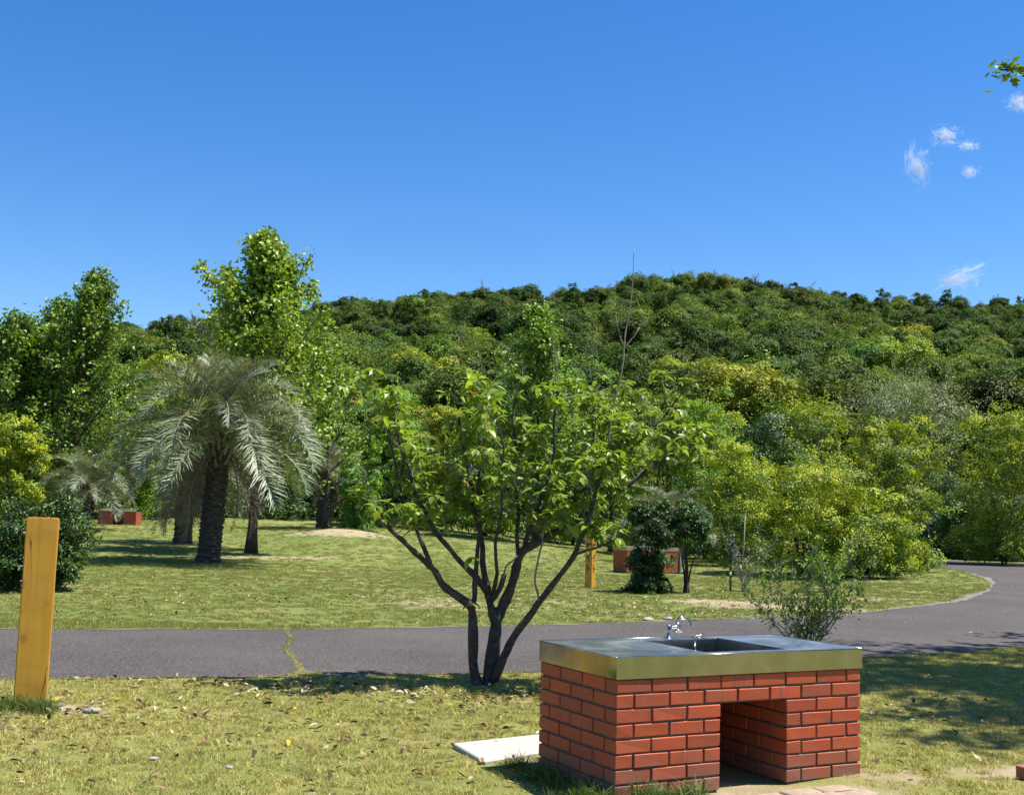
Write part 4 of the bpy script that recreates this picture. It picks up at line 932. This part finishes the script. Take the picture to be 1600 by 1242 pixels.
def scatter(name, pts, vi, sc, rz, protos, kind='stuff', tilt=None):
    me = bpy.data.meshes.new(name); n = len(pts); me.vertices.add(n); me.vertices.foreach_set('co', np.asarray(pts, np.float32).ravel())
    for an, ty, d in (('vi', 'INT', vi), ('sc', 'FLOAT', sc), ('rz', 'FLOAT', rz)):
        a = me.attributes.new(an, ty, 'POINT'); a.data.foreach_set('value', np.asarray(d, np.int32 if ty == 'INT' else np.float32))
    o = tag(link(name, me), kind=kind); ng = bpy.data.node_groups.new(name, 'GeometryNodeTree')
    ng.interface.new_socket('Geometry', in_out='INPUT', socket_type='NodeSocketGeometry'); ng.interface.new_socket('Geometry', in_out='OUTPUT', socket_type='NodeSocketGeometry')
    gi = ng.nodes.new('NodeGroupInput'); go = ng.nodes.new('NodeGroupOutput'); jn = ng.nodes.new('GeometryNodeJoinGeometry'); L = ng.links
    def attr(nm, ty):
        a = ng.nodes.new('GeometryNodeInputNamedAttribute'); a.data_type = ty; a.inputs['Name'].default_value = nm; return a.outputs['Attribute']
    avi = attr('vi', 'INT'); asc = attr('sc', 'FLOAT'); arz = attr('rz', 'FLOAT'); cx = ng.nodes.new('ShaderNodeCombineXYZ'); L.new(arz, cx.inputs[2])
    for k, p in enumerate(protos):
        oi = ng.nodes.new('GeometryNodeObjectInfo'); oi.inputs['Object'].default_value = p; oi.inputs['As Instance'].default_value = True; oi.transform_space = 'ORIGINAL'
        cm = ng.nodes.new('FunctionNodeCompare'); cm.data_type = 'INT'; cm.operation = 'EQUAL'; L.new(avi, cm.inputs[2]); cm.inputs[3].default_value = k
        ip = ng.nodes.new('GeometryNodeInstanceOnPoints'); L.new(gi.outputs[0], ip.inputs['Points']); L.new(cm.outputs[0], ip.inputs['Selection']); L.new(oi.outputs['Geometry'], ip.inputs['Instance'])
        L.new(cx.outputs[0], ip.inputs['Rotation']); L.new(asc, ip.inputs['Scale']); L.new(ip.outputs[0], jn.inputs[0])
    L.new(jn.outputs[0], go.inputs[0]); md = o.modifiers.new('scatter', 'NODES'); md.node_group = ng; return o
pk = list(proto.keys()); pi = {k: i for i, k in enumerate(pk)}
rr = [i for i in rest if (TR[i][3], TR[i][4]) in pi]
fo_ = scatter('hillside_forest', [(TR[i][0], TR[i][1], TR[i][2]-.3) for i in rr], [pi[(TR[i][3], TR[i][4])] for i in rr], [TR[i][5] for i in rr], [TR[i][6] for i in rr], [proto[k] for k in pk])
tag(fo_, 'dense far wood of mixed green crowns running up to the ridge', 'forest')
# bare dead treetops on the ridge
for px, py in ((1180, 432), (1228, 448), (305, 500), (330, 497)):
    Y = 285 if px > 600 else 150; q = at(px, py, Y); x0, y0 = q[0], q[1]; z0 = float(height(x0, y0)); H = q[2]-z0
    t = thing('dead_tree', 'leafless grey treetop poking out of the wood on the ridge', 'tree', (x0, y0, z0), 0, 'dead treetops on the hill'); r2 = np.random.RandomState(px); mb = MB(); br = MB()
    mb.tube([(0, 0, -1), (.1, 0, H*.5), (.2, 0, H)], [.3, .2, .06], 5)
    for i in range(16):
        zz = H*(.7+.3*i/16); a = r2.uniform(0, 6.28); l = r2.uniform(.8, 2.0); br.tube([(.15, 0, zz), (.15+l*.5*math.cos(a), l*.5*math.sin(a), zz+l*.5), (.15+l*math.cos(a)*.8, l*math.sin(a)*.8, zz+l*1.1)], [.09, .06, .03], 3, False)
    link('trunk', mb.mesh('trunk', M['twig_dead']), t); link('branches', br.mesh('branches', M['twig_dead']), t)

# ------------------------------------------------------------------ undergrowth below the trees
rs = np.random.RandomState(31); n = 5200
uc = np.c_[rs.uniform(-52, 52, n), rs.uniform(57, 92, n)]; uc = uc[np.abs(uc[:, 0]) < uc[:, 1]*.56]; us_, ud_ = in_road(uc), road_dist(uc); uc = uc[(~us_) & (ud_ > 1.4)]
uz = height(uc[:, 0], uc[:, 1])*sstep(0, 2.5, road_dist(uc)); m = 26; hgt = .5+.5*rs.rand(len(uc))
pos = np.repeat(np.c_[uc, uz], m, 0)+np.c_[rs.normal(0, .34, (len(uc)*m, 2)), np.repeat(hgt, m)*rs.rand(len(uc)*m)]
V, F = leaves(pos, rdir(rs, len(pos))+np.array([0, 0, .3]), rdir(rs, len(pos))*.7+np.array([0, 0, 1.]), .26*rs.uniform(.6, 1.3, len(pos)), .13)
tag(link('undergrowth', set_tone(mesh_np('undergrowth', V, F, [M['deep']]), len(V)//4)), 'low dark ground cover under the trees at the foot of the hill', 'undergrowth', kind='stuff')
# ------------------------------------------------------------------ grass
def tuft_mesh(seed, n, h, spread, lm, wd=.003):
    rs = np.random.RandomState(seed); a = rs.uniform(0, 6.28, n); r = spread*np.sqrt(rs.rand(n)); b = np.c_[r*np.cos(a), r*np.sin(a), np.full(n, -.006)]
    d = np.c_[rs.normal(0, .5, n), rs.normal(0, .5, n), np.ones(n)]; d /= np.linalg.norm(d, axis=1)[:, None]; l = h*rs.uniform(.5, 1.25, n)[:, None]
    s = np.cross(d, rdir(rs, n)); s /= np.linalg.norm(s, axis=1)[:, None]; m = b+d*l*.55; t = b+d*l+np.c_[d[:, 0]*.5, d[:, 1]*.5, np.full(n, -.12)]*l
    V = np.stack([b-s*wd*.5, b+s*wd*.5, m+s*wd*.4, m-s*wd*.4, t], 1).reshape(-1, 3); o = np.arange(n)[:, None]*5
    F = np.vstack([o+np.array([[0, 1, 2]]), o+np.array([[0, 2, 3]]), o+np.array([[3, 2, 4]])]); return mesh_np('grass_tuft', V, F, [M[lm]])
TU = [tuft_mesh(1, 60, .032, .055, 'grass'), tuft_mesh(2, 60, .026, .06, 'grass'), tuft_mesh(3, 50, .04, .05, 'grass'), tuft_mesh(4, 46, .16, .07, 'grass_green', .005)]
rs = np.random.RandomState(12); tps = []
foot = gp(40, 1103)
tuftobj = []
for i in range(26):
    q = (foot[0]+rs.normal(.02, .17), foot[1]-.12-abs(rs.normal(0, .09)))
    o = link('grass_tuft', TU[3], None, (q[0], q[1], .0), rs.uniform(0, 6)); s = rs.uniform(.6, 1.0); o.scale = (s, s, s*.9); tag(o, 'longer green grass tuft at the foot of the plain orange post', 'grass', 'tufts round the orange post'); tuftobj.append(o)
for i in range(40):
    u = rs.rand(); q = sl2w(-.06-abs(rs.normal(0, .06)), -.05+.85*u) if i < 24 else sl2w(.02+rs.rand()*.5, -.05-abs(rs.normal(0, .05)))
    o = link('grass_tuft', TU[3], None, (q[0], q[1], .0), rs.uniform(0, 6)); s = rs.uniform(.6, 1.05); o.scale = (s, s, s*.85); tag(o, 'long rough grass tuft along the foot of the large brick sink', 'grass', 'tufts round the brick sink')
bt = []
TU2 = [tuft_mesh(1, 60, .032, .055, 'grass_far'), tuft_mesh(2, 60, .026, .06, 'grass_far'), tuft_mesh(3, 50, .04, .05, 'grass_far')]
for k in range(6):
    q = gp([620, 1250, 300, 560, 760, 300][k], [1200, 1215, 1180, 950, 930, 940][k]); o = link('grass_tuft', (TU+TU2)[k if k < 3 else k+1], None, (q[0]*1.0+(.3 if k == 1 else 0), q[1], .0))
    if k < 3: tag(o, 'short lawn grass tuft on the strip between viewer and road', 'grass', 'short tufts on the near lawn')
    else: tag(o, 'short green grass tuft on the lawn across the road', 'grass', 'short tufts on the far lawn')
    bt.append(o)
# scatter points
def hzv(P):
    s = road_dist(P)*np.where(in_road(P), -1, 1); return height(P[:, 0], P[:, 1])*sstep(0, 2.5, s)+.012*vnoise(P[:, 0], P[:, 1], .5, 3)*sstep(.1, .8, s)*(1-sstep(20, 40, P[:, 1])), s
def insink(P, m=.02):
    dx, dy = P[:, 0]-SX, P[:, 1]-SY; s = dx*math.cos(SYAW)+dy*math.sin(SYAW); t = -dx*math.sin(SYAW)+dy*math.cos(SYAW)
    return ((s > -m) & (s < 1.64+m) & (t > -m) & (t < .76+m)) | ((s > .55) & (s < 1.5) & (t > -.45) & (t < .1))
slabc = np.array(c)
def inpoly(P, q):
    ins = np.zeros(len(P), bool); j = len(q)-1
    for i in range(len(q)):
        if q[i][1] != q[j][1]: ins ^= ((q[i][1] > P[:, 1]) != (q[j][1] > P[:, 1])) & (P[:, 0] < (q[j][0]-q[i][0])*(P[:, 1]-q[i][1])/(q[j][1]-q[i][1])+q[i][0])
        j = i
    return ins
GP = []; GS = []
def rain(n, x0, x1, y0, y1, smin, smax, keepf=None):
    P = np.c_[rs.uniform(x0, x1, n), rs.uniform(y0, y1, n)]; P = P[np.abs(P[:, 0]) < P[:, 1]*.50+.6]
    z, s = hzv(P); ok = (s > .03-.10*rs.rand(len(P))**3) & ~insink(P) & ~inpoly(P, slabc)
    dn = np.zeros(len(P))
    for (px, py, rx, ry, am) in ((1180, 1236, .8, .28, 1), (1385, 1215, .4, .28, .7), (1590, 1205, .4, .22, 1), (1150, 942, 1.4, .8, 1), (1240, 950, 1.8, .6, 1), (700, 945, 1.4, 1.1, .5), (90, 1108, .4, .2, .6), (1010, 1200, .8, .4, .6)):
        g = gp(px, py); dn = np.maximum(dn, am*np.exp(-(((P[:, 0]-g[0])/rx)**2+((P[:, 1]-g[1])/ry)**2)))
    ok &= rs.rand(len(P)) > dn*1.2
    P = P[ok]; z = z[ok]; GP.append(np.c_[P, z]); GS.append(rs.uniform(smin, smax, len(P)))
rain(26000, -6.5, 7.5, 4.8, 14.2, .7, 1.15)
rain(30000, -15, 18, 12.5, 30, .9, 1.6)
rain(9000, -24, 20, 30, 55, 1.4, 2.4)
GP.append(np.c_[np.repeat(crack, 5, 0)+rs.normal(0, .02, (len(crack)*5, 2))+np.outer(np.linspace(0, 1, len(crack)*5)**6, [0, 0]), np.full(len(crack)*5, .008)]); GS.append(rs.uniform(.25, .55, len(crack)*5))
q = crack[-1]; GP.append(np.c_[q+rs.normal(0, .1, (60, 2)), np.full(60, .008)]); GS.append(rs.uniform(.5, .9, 60))
GPa = np.vstack(GP); GSa = np.concatenate(GS); print('tufts', len(GPa))
farl = (GPa[:, 1]-.25*GPa[:, 0] > 12.2)
tag(scatter('lawn_grass', GPa, rs.randint(0, 3, len(GPa))+3*farl, GSa, rs.uniform(0, 6.28, len(GPa)), bt), 'short dry green lawn grass', 'grass')

# ------------------------------------------------------------------ fallen leaves
def dry_leaf(seed, lm):
    r2 = np.random.RandomState(seed); V = []; F = []; x = [0, .22, .5, .78, 1.0]; ws = [.03, .26, .36, .24, .03]; cu = r2.uniform(-.5, .7); tw_ = r2.uniform(-.5, .5)
    for i in range(5):
        z = .10+cu*(x[i]-.5)**2*.7; V += [(x[i]-.5, -ws[i]*.62, z+ws[i]*(.35+tw_*x[i])), (x[i]-.5, 0, z), (x[i]-.5, ws[i]*.62, z+ws[i]*(.35-tw_*x[i]))]
    for i in range(4):
        o = 3*i; F += [(o, o+1, o+4, o+3), (o+1, o+2, o+5, o+4)]
    me = bpy.data.meshes.new('fallen_leaf'); me.from_pydata(V, [], F); me.materials.append(M[lm]); me.update(); return me, np.array(V), F
DL = [[dry_leaf(10*k+j, lm) for j in range(3)] for k, lm in enumerate(('dead_leaf', 'pale_leaf', 'dark_leaf', 'yellow_leaf'))]
LBL = ['tan brown dry fallen leaf lying on the grass', 'pale bleached fallen leaf lying on the grass', 'dark curled fallen leaf lying on the grass', 'yellow fallen leaf lying on the grass']
FL = []
def fall(n, px, py, sx, sy, Y=None, mix=(.38, .2, .39, .03)):
    g = gp(px, py); k = 0
    while k < n:
        x, y = g[0]+rs.normal(0, sx), g[1]+rs.normal(0, sy); k += 1
        if abs(x) > y*.5+.4 or y < 4.9: continue
        FL.append((x, y, rs.choice(4, p=mix)))
for a in [(260, 650, 1085, 1.1, .28, None, (.4, .4, .17, .03)), (120, 700, 1085, 1.3, .35), (60, 790, 1100, .5, .3), (60, 600, 1095, .9, .3), (80, 100, 1108, .45, .22, None, (.4, .45, .1, .05)), (60, 30, 1115, .5, .25), (190, 500, 1150, 1.6, .7), (150, 250, 1170, 1.3, .9), (60, 1450, 1160, .8, .8), (90, 250, 1068, 2.2, .12), (80, 1390, 1110, .6, .4, None, (.4, .3, .3, 0))]: fall(*a)
for a in [(500, 1080, 950, 3.0, 1.2, None, (.3, .5, .15, .05)), (260, 1050, 962, 1.6, .5, None, (.2, .6, .15, .05)), (450, 1400, 935, 3.0, 2.5, None, (.3, .5, .15, .05)), (700, 400, 930, 5, 4, None, (.25, .3, .4, .05)), (500, 760, 930, 4, 3.5, None, (.25, .35, .35, .05)), (200, 1480, 910, 2, 4, None, (.3, .6, .1, 0))]: fall(*a)
FLP = np.array([(a, b) for a, b, _ in FL]); FZ, FS = hzv(FLP); inn = insink(FLP, .05) & ~((FLP[:, 1] < SY+.2) & (FLP[:, 0] > SX+.6))
order = sorted([i for i in range(len(FL)) if not inn[i] and (FS[i] > 0 or rs.rand() < .12)], key=lambda i: FL[i][1])
sv = {k: ([], []) for k in range(4)}
for n, i in enumerate(order):
    x, y, k = FL[i]; z = FZ[i] if FS[i] > 0 else .006; me, V, F = DL[k][rs.randint(3)]; s = rs.uniform(.030, .074)*(1.0 if y < 12 else 1.0); a = rs.uniform(0, 6.28); tl = rs.normal(0, .3, 2)
    lift = .016 if FS[i] > 0 else .0
    if n < 300:
        o = link('fallen_leaf', me, None, (x, y, z+lift)); o.scale = (s, s, s); o.rotation_euler = (tl[0], tl[1], a); tag(o, LBL[k], 'leaf', ['tan', 'pale', 'dark', 'yellow'][k]+' leaves fallen on the grass')
    else:
        R = np.array(Matrix.Rotation(a, 3, 'Z') @ Matrix.Rotation(tl[1], 3, 'Y') @ Matrix.Rotation(tl[0], 3, 'X')); W = (V*s)@R.T+np.array([x, y, z+lift*1.2]); o = len(sv[k][0]); sv[k][0].extend(W.tolist()); sv[k][1].extend([tuple(q+o for q in ff) for ff in F])
allv = []; allf = []; mi = []
for k in range(4):
    o = len(allv); allv += sv[k][0]; allf += [tuple(q+o for q in ff) for ff in sv[k][1]]; mi += [k]*len(sv[k][1])
me = bpy.data.meshes.new('leaf_litter'); me.from_pydata(allv, [], allf)
for lm in ('dead_leaf', 'pale_leaf', 'dark_leaf', 'yellow_leaf'): me.materials.append(M[lm])
me.polygons.foreach_set('material_index', mi); me.update(); tag(link('leaf_litter', me), 'scattered small dry leaves over the lawns', 'leaves', kind='stuff')
# stones
SM = []
for k in range(3):
    bm = bmesh.new(); bmesh.ops.create_icosphere(bm, subdivisions=2, radius=1); r2 = np.random.RandomState(k)
    for v in bm.verts: v.co *= 1+r2.normal(0, .09); v.co.z *= .55
    me = bpy.data.meshes.new('stone'); bm.to_mesh(me); bm.free(); me.materials.append(M['stone']); me.polygons.foreach_set('use_smooth', [True]*len(me.polygons)); SM.append(me)
for i, (px, py, s, lb) in enumerate([(143, 1112, .06, 'pale stone among dry leaves near the plain orange post'), (1012, 969, .11, 'flat pale stone on the grass edge across the road'), (1044, 968, .09, 'flat pale stone on the grass edge across the road'), (240, 1188, .03, 'small pale pebble on the near lawn'), (358, 1202, .03, 'small pale pebble on the near lawn')]):
    q = gp(px, py); o = link('stone', SM[i % 3], None, (q[0], q[1], .012), i*1.3); o.scale = (s, s*.7, s*.6); tag(o, lb, 'stone', 'pale stones on the lawn')

# ------------------------------------------------------------------ small clouds
def cloud_mat(seed):
    m, nt, ns, ln, b = newmat('cloud'); ns.remove(b); pv_ = N(nt, 'ShaderNodeVolumePrincipled'); tc = N(nt, 'ShaderNodeTexCoord', name='tc')
    ad = N(nt, 'ShaderNodeVectorMath', operation='ADD'); ad.inputs[1].default_value = (seed*3.1, seed*1.7, seed*.9); ln.new(tc.outputs['Object'], ad.inputs[0])
    n1 = noise(nt, 1.7, 10, .66, ad.outputs[0], 2.2); ln_ = N(nt, 'ShaderNodeVectorMath', operation='LENGTH'); ln.new(tc.outputs['Object'], ln_.inputs[0])
    fall_ = math_(nt, 'SUBTRACT', 1.0, ln_.outputs['Value'])
    d = math_(nt, 'SUBTRACT', math_(nt, 'ADD', math_(nt, 'MULTIPLY', n1.outputs[0], 1.5), math_(nt, 'MULTIPLY', fall_, .42)), 1.0)
    d = math_(nt, 'MULTIPLY', math_(nt, 'MAXIMUM', d, 0.0), .3); ln.new(d, pv_.inputs['Density'])
    pv_.inputs['Color'].default_value = (.98, .98, .98, 1); pv_.inputs['Anisotropy'].default_value = .2; ln.new(pv_.outputs[0], ns['Material Output'].inputs['Volume']); return m
for i, (px, py, wx, wz, tl) in enumerate([(1434, 262, 30, 56, .12), (1480, 212, 36, 28, 0), (1592, 162, 34, 26, 0), (1498, 434, 72, 28, .38), (1516, 268, 20, 18, 0), (1514, 228, 28, 16, 0)]):
    Y = 2600; q = at(px, py, Y); s = Y/FPX; bm = bmesh.new(); bmesh.ops.create_icosphere(bm, subdivisions=3, radius=1); me = bpy.data.meshes.new('cloud'); bm.to_mesh(me); bm.free(); me.materials.append(cloud_mat(i+1))
    o = link('cloud', me, None, q); o.scale = (wx*s, 22*s, wz*s); o.rotation_euler[1] = -tl; tag(o, ['upright wispy white cloud puff', 'ragged small white cloud wisp', 'small bright white cloud scrap under the hanging bough', 'slanting wispy white cloud just above the wooded ridge', 'tiny faint white cloud speck', 'thin faint cloud trace'][i]+' in the clear blue sky', 'cloud', 'small clouds')
